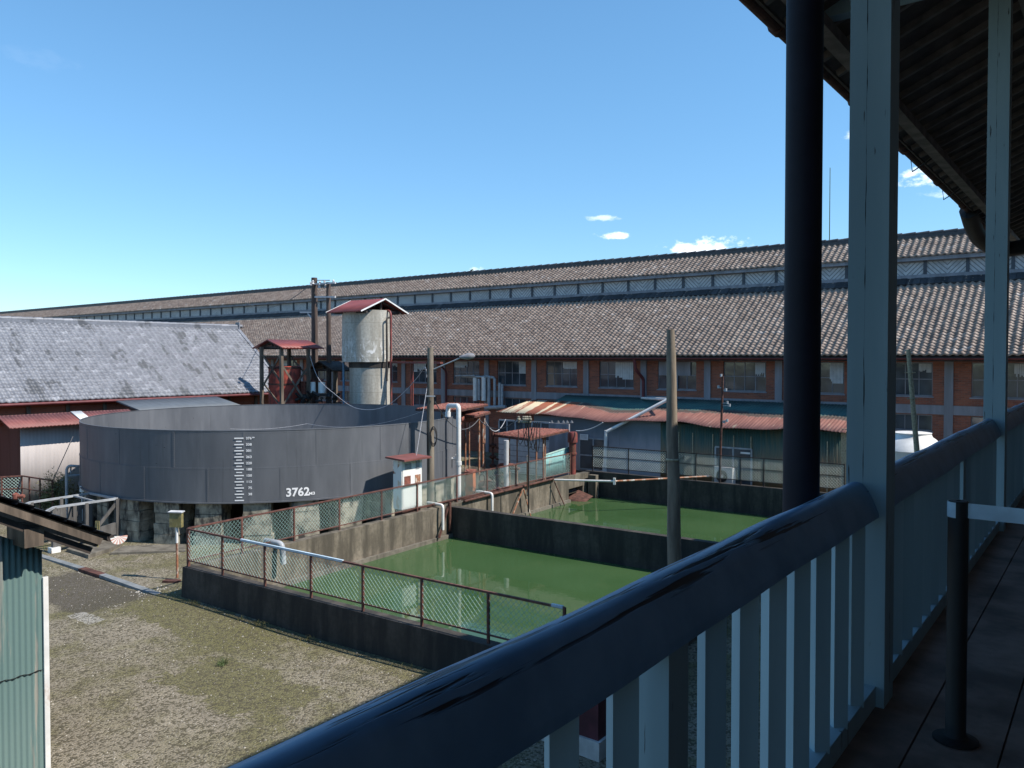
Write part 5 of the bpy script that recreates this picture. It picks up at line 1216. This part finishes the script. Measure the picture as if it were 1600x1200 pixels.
# rusty hydrant like valve left
q = PT(24, 760, 26); mb = MB(); mb.tube([(q.x, q.y, 0), (q.x, q.y, 1.75)], .05, 8); mb.tube([PT(22, 776, 26), PT(38, 775, 26)], .06, 8); mb.lathe((q.x, q.y), [(.02, 1.6), (.1, 1.65), (.1, 1.8), (.02, 1.85)], 8); mb.build('valve_post', 'rust', label='rusty valve post behind the near shed roof', cat='valve')

# ------------------------------------------------------------------ tree and mast beyond the mill
q = PT(738, 600, 95); zt = PT(738, 421, 95).z; o = thing('conifer_tree', (q.x, q.y, 0), 'dark conifer whose tip shows above the mill ridge', 'tree')
MB().tube([(q.x, q.y, 0), (q.x, q.y, zt)], [.35, .03], 8).build('trunk', 'bark', o)
mb = MB()
for k in range(3800):
    f = random.random()**.6; z = zt*(1-f*.75); rr_ = .25+f*3.2; a = random.uniform(0, 2*pi); r = rr_*random.uniform(.3, 1)*(.7+.3*sin(z*4))
    p = Vector((q.x+r*cos(a), q.y+r*sin(a), z-r*.25)); d1 = Vector((cos(a), sin(a), -.3+random.gauss(0, .3)))*.28; d2 = Vector((-sin(a), cos(a), random.gauss(0, .3)))*.12
    mb.add([p-d1, p+d2, p+d1, p-d2], [(0, 1, 2, 3)])
mb.build('crown', 'leaf', o)
q = PT(1294, 600, 70); MB().tube([(q.x, q.y, 0), (q.x, q.y, PT(1294, 262, 70).z)], [.07, .03], 6).build('lightning_rod', 'leaf', label='very thin tall green rod standing beyond the mill ridge', cat='mast')

# ------------------------------------------------------------------ cables
def cable(pts, r, label, mat='cable', sag=None):
    P = []
    for a, b, s_ in pts: P += sagline(a, b, s_, 12)
    MB().tube(P, r, 5).build('cable', mat, label=label, cat='cable')
MB().tube(spline([PT(484, 556, 43.6), PT(498, 592, 42.6), PT(526, 618, 41), PT(552, 636, 39), PT(580, 640, 37.5), PT(606, 633, 36), PT(632, 612, 33), PT(652, 590, 31), PT(664, 574, 29.3), PT(667, 590, 29.2)]), .014, 5).build('cable', 'cable_light', label='pale sagging cable from the shelter post past the tower to the lamp post', cat='cable')
cable([(PT(667, 640, 29.2), PT(480, 662, 33), .35), (PT(480, 662, 33), PT(360, 670, 31.5), .1)], .006, 'thin cable running left across the mouth of the tank', 'cable_light')
cable([(PT(680, 628, 29.3), PT(748, 655, 34), .7), (PT(748, 655, 34), PT(808, 655, 31.6), .4)], .02, 'black cable sagging from the lamp post to the insulator rack', 'cable')
cable([(PT(758, 657, 34), PT(790, 655, 35), .5)], .018, 'pale short cable looping above the machinery yard', 'cable_light')
cable([(PT(900, 673, 36.8), PT(942, 660, 36), .12)], .025, 'pale crooked cable from the red riser to the annex eave', 'cable_light')
cable([(PT(668, 600, 29.2), PT(650, 715, 28.3), .0)], .012, 'thin wire dropping from the lamp post to the control cabinet', 'cable_light')
cable([(PT(489, 441, 46), PT(380, 470, 70), 1.0)], .02, 'thin line leaving the utility pole towards the left', 'cable')
cable([(PT(114, 682, 33), PT(84, 748, 31), .0)], .016, 'dark stay wire slanting before the pale shed wall', 'cable')

# ------------------------------------------------------------------ burgundy pump shed below the veranda
x0 = -7.65
bs = thing('burgundy_shed', (-6, 11, 0), 'small burgundy hut on a grey concrete base glimpsed through the balusters', 'hut')
MB().bx((x0-.05, 10.5, 0), (-6.35, 11.5, .30)).build('base', 'block', bs)
MB().bx((x0, 10.55, .3), (-6.4, 11.45, 1.3)).build('wall', 'burgundy', bs)
mb = MB(); mb.sheet((x0-.1, 10.4, 1.3), (-6.3, 10.4, 1.3), (-6.3, 11.5, 1.75), (x0-.1, 11.5, 1.75), 80, .03, .01, 16); mb.build('roof', 'pale_blue', bs)

# ------------------------------------------------------------------ warehouse veranda (foreground)
wh = thing('brick_warehouse', (0, 8, 0), 'pale blue painted upper veranda of the brick warehouse in the foreground', 'building')
FZ = EYE-1.55; VY0, VY1 = -5.5, 29
XO, XI = -.99, -.82
py0 = 3.885; sp = 4.55
PYs = [py0+sp*k for k in range(-2, 5)]
for y in PYs:
    m = MB(); m.bx((XO, y-.085, FZ-.25), (XI, y+.085, EYE+4.05)); m.v = [v-Vector((-.905, y, FZ)) for v in m.v]
    po = m.build('post', 'veranda_paint', wh, raw=True); po.location = Vector((-.905, y, FZ))-wh.location
    if 8 < y < 9: MB().bx((-2.62, y-.085, EYE+3.43), (XO-.002, y+.085, EYE+3.70)).build('bracket_arm', 'veranda_paint2', wh)
    MB().bx((-1.02, y-.12, 0), (-.78, y+.12, FZ-.26)).build('lower_post', 'veranda_paint', wh)
ST = [py0-2.085+sp*k for k in range(-1, 5)]
def near(y, lst, d): return any(abs(y-v) < d for v in lst)
for y in ST: MB().bx((-.962, y-.05, FZ+.08), (-.862, y+.06, EYE-.711)).build('stanchion', 'veranda_paint', wh)
nb = 0
for kk in range(-26, 62):
    y = 2.07+.2485*kk
    if near(y, [v-.03 for v in PYs], .16) or near(y, ST, .14) or abs(y-3.77) < .1: continue
    m = MB(); d_ = .0425; xc = -.89; z0_, z1_b = FZ+.06, EYE-.711
    m.add([(xc-d_, y, z0_), (xc, y-d_, z0_), (xc+d_, y, z0_), (xc, y+d_, z0_), (xc-d_, y, z1_b), (xc, y-d_, z1_b), (xc+d_, y, z1_b), (xc, y+d_, z1_b)], [(0, 3, 2, 1), (4, 5, 6, 7), (0, 1, 5, 4), (1, 2, 6, 5), (2, 3, 7, 6), (3, 0, 4, 7)])
    m.build('baluster', 'veranda_paint2', wh); nb += 1
# handrail between posts
for a, b in zip(PYs[:-1], PYs[1:]):
    mb = MB(); n = 40
    pr = [(-.985, .600), (-.982, .580), (-.968, .566), (-.95, .562), (-.934, .5625), (-.918, .570), (-.905, .583), (-.890, .603), (-.875, .632), (-.863, .662), (-.852, .690), (-.848, .712), (-.94, .712), (-.95, .665), (-.975, .632)]
    pr = [(x, EYE-z) for x, z in pr]
    m_ = len(pr); y0, y1 = a+.0, b-.0
    for i in range(n+1):
        y = y0+(y1-y0)*i/n; wob = .003*sin(y*3.1)+.002*sin(y*7.7)
        for (x, z) in pr: mb.v.append(Vector((x, y, z+wob)))
    for i in range(n):
        for k in range(m_):
            k2 = (k+1) % m_; mb.f.append([i*m_+k, i*m_+k2, (i+1)*m_+k2, (i+1)*m_+k]); mb.sm.append(k < 10); mb.r.append(0)
    mb.f.append(list(range(m_))); mb.f.append([n*m_+k for k in range(m_)][::-1]); mb.sm += [False]*2; mb.r += [0, 0]
    mb.build('handrail', 'handrail_paint', wh)
MB().bx((-.975, VY0, FZ-.02), (-.855, VY1, FZ+.07)).build('bottom_rail', 'veranda_paint', wh)
mb = MB(); x = -.95
while x < 1.5:
    mb.bx((x, VY0, FZ-.06), (x+.292, VY1, FZ-.022+random.uniform(-.002, .002))); x += .3
mb.build('floor_boards', 'floor_wood', wh)
MB().bx((-1.0, VY0, FZ-.32), (-.84, VY1, FZ-.062)).build('floor_beam', 'veranda_paint', wh)
# roof: eave out at r=1.5
ER, EH, VS = 2.73, 3.36, .45
def rz(x): return EYE+EH+(x+ER)*VS
mb = MB(); mb.add([(-ER, VY0, rz(-ER)), (5.5, VY0, rz(5.5)), (5.5, VY1, rz(5.5)), (-ER, VY1, rz(-ER))], [(0, 1, 2, 3)]); mb.add([(-ER, VY0, rz(-ER)+.03), (-ER, VY1, rz(-ER)+.03), (5.5, VY1, rz(5.5)+.03), (5.5, VY0, rz(5.5)+.03)], [(0, 1, 2, 3)])
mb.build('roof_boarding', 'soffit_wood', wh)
y = -4.6; nr_ = 0
while y < 28.6 and nr_ < 95:
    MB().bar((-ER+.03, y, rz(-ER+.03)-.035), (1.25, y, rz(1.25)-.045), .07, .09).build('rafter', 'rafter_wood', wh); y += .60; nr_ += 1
MB().bx((-2.50, VY0, rz(-2.5)-.22), (-2.34, VY1, rz(-2.5)-.095)).build('purlin', 'rafter_wood', wh)
MB().bx((-.98, VY0, EYE+4.052), (-.83, VY1, rz(-.98)-.1)).build('wall_plate', 'rafter_wood', wh)
MB().bx((-ER-.03, VY0, rz(-ER)-.03), (-ER+.0, VY1, rz(-ER)+.05)).build('eave_board', 'soffit_wood', wh)
tile_roof('roof_tiles', 'dark_tiles', wh, (-ER-.07, VY1, rz(-ER-.07)+.05), (0, -1, 0), (1, 0, VS), VY1-VY0, 8.3*sqrt(1+VS*VS), .28, .26, .045)
mb = MB(); mb.add([(5.5, VY0, rz(5.5)+.1), (5.5, VY1, rz(5.5)+.1), (13.7, VY1, rz(-2.7)), (13.7, VY0, rz(-2.7))], [(0, 1, 2, 3)]); mb.build('far_roof_slope', 'dark_tiles', wh)
MB().bx((1.35, VY0, 0), (1.7, VY1, EYE+5.0)).build('wall', 'brick_side', wh)
MB().bx((1.7, VY0, 0), (11.5, VY0+.3, EYE+4.5)).bx((1.7, VY1-.3, 0), (11.5, VY1, EYE+4.5)).bx((11.2, VY0+.3, 0), (11.5, VY1-.3, EYE+1.9)).build('outer_walls', 'brick', wh)
z = rz(-ER)+.02; gt = MB()
for k in range(8): 
    a0_, a1_ = pi+pi*k/8, pi+pi*(k+1)/8
    gt.add([(-ER-.10+.07*cos(a0_), VY0, z+.07*sin(a0_)), (-ER-.10+.07*cos(a0_), VY1, z+.07*sin(a0_)), (-ER-.10+.07*cos(a1_), VY1, z+.07*sin(a1_)), (-ER-.10+.07*cos(a1_), VY0, z+.07*sin(a1_))], [(0, 1, 2, 3)], True)
gt.build('gutter', 'rust_dark', wh)
for y in np.arange(-.9, 22, 3.0):
    MB().lathe((0, 0), [(.07, -.05), (.088, -.04), (.088, .04), (.07, .05)], 14)
    c_ = MB(); c_.tube([(-ER-.10, y, z), (-ER-.10, y+.12, z)], .092, 12); c_.build('gutter_joint', 'rust_dark', wh)
    MB().tube([(-ER+.02, y+.75, z-.02), (-ER-.15, y+.75, z+.02), (-ER-.12, y+.75, z-.24), (-ER+.12, y+.75, z-.10)], .014, 6).tube([(-ER+.10, y+.75, z-.11), (-2.45, y+.78, z+.02)], .012, 6).build('gutter_hook', 'black', wh)
mb = MB(); mb.tube(spline([(-ER-.10, 20.9, z-.02), (-ER-.10, 21.7, z-.28), (-ER-.02, 22.6, z-.52), (-ER+.3, 23.8, z-.62), (-1.6, 24.1, z-.5)], 5), .19, 12); mb.build('gutter_bend', 'black', wh)
q = PT(1253, 600, 3.44); MB().tube([(q.x, q.y, 0), (q.x, q.y, EYE+3.6)], .076, 24).build('downpipe', 'dark_pipe', wh)
# barrier post with belt
q = PT(1500, 600, 3.22); o = thing('barrier_post', (q.x, q.y, FZ-.02), 'black retractable barrier post with pale belt on the veranda floor', 'barrier post')
MB().lathe((q.x, q.y), [(.01, FZ-.02), (.085, FZ-.02), (.085, FZ-.012), (.045, FZ+.0), (.038, FZ+.01), (.038, FZ+.96), (.034, FZ+.965), (.01, FZ+.966)], 28).build('pole', 'black', o)
MB().lathe((q.x, q.y), [(.0385, FZ+.90), (.0405, FZ+.90), (.0405, FZ+.962), (.0385, FZ+.962)], 14, R(165), R(265)).build('cassette', 'pale_blue', o)
MB().bx((q.x+.036, q.y-.012, FZ+.9), (1.34, q.y-.009, FZ+.96)).build('belt', 'pale_blue', o)
print('balusters', nb, 'rafters', nr_)

GR = {'chain_link_fence': 'chain link fences round the pool and sheds', 'steel_post': 'thin rusty posts in the machinery yard', 'concrete_post': 'posts in the machinery yard', 'rusty_canopy': 'rusty canopies of the machinery yard',
 'pump': 'pumps in the machinery yard', 'utility_pole': 'pair of utility poles', 'transformer': 'transformer cans', 'strut': 'struts on the pool wall', 'outlet_pipe': 'outlet pipes over the pool wall', 'drain_channel': 'drain covers across the yard', 'cable': 'overhead cables', 'small_sign': 'small signs on stakes', 'grass_tuft': 'green grass tufts', 'bush': 'bushes by the left fence'}
for o in bpy.data.objects:
    n_ = o.name.split('.')[0]
    if o.parent is None and n_ in GR and 'label' in o: o['group'] = GR[n_]
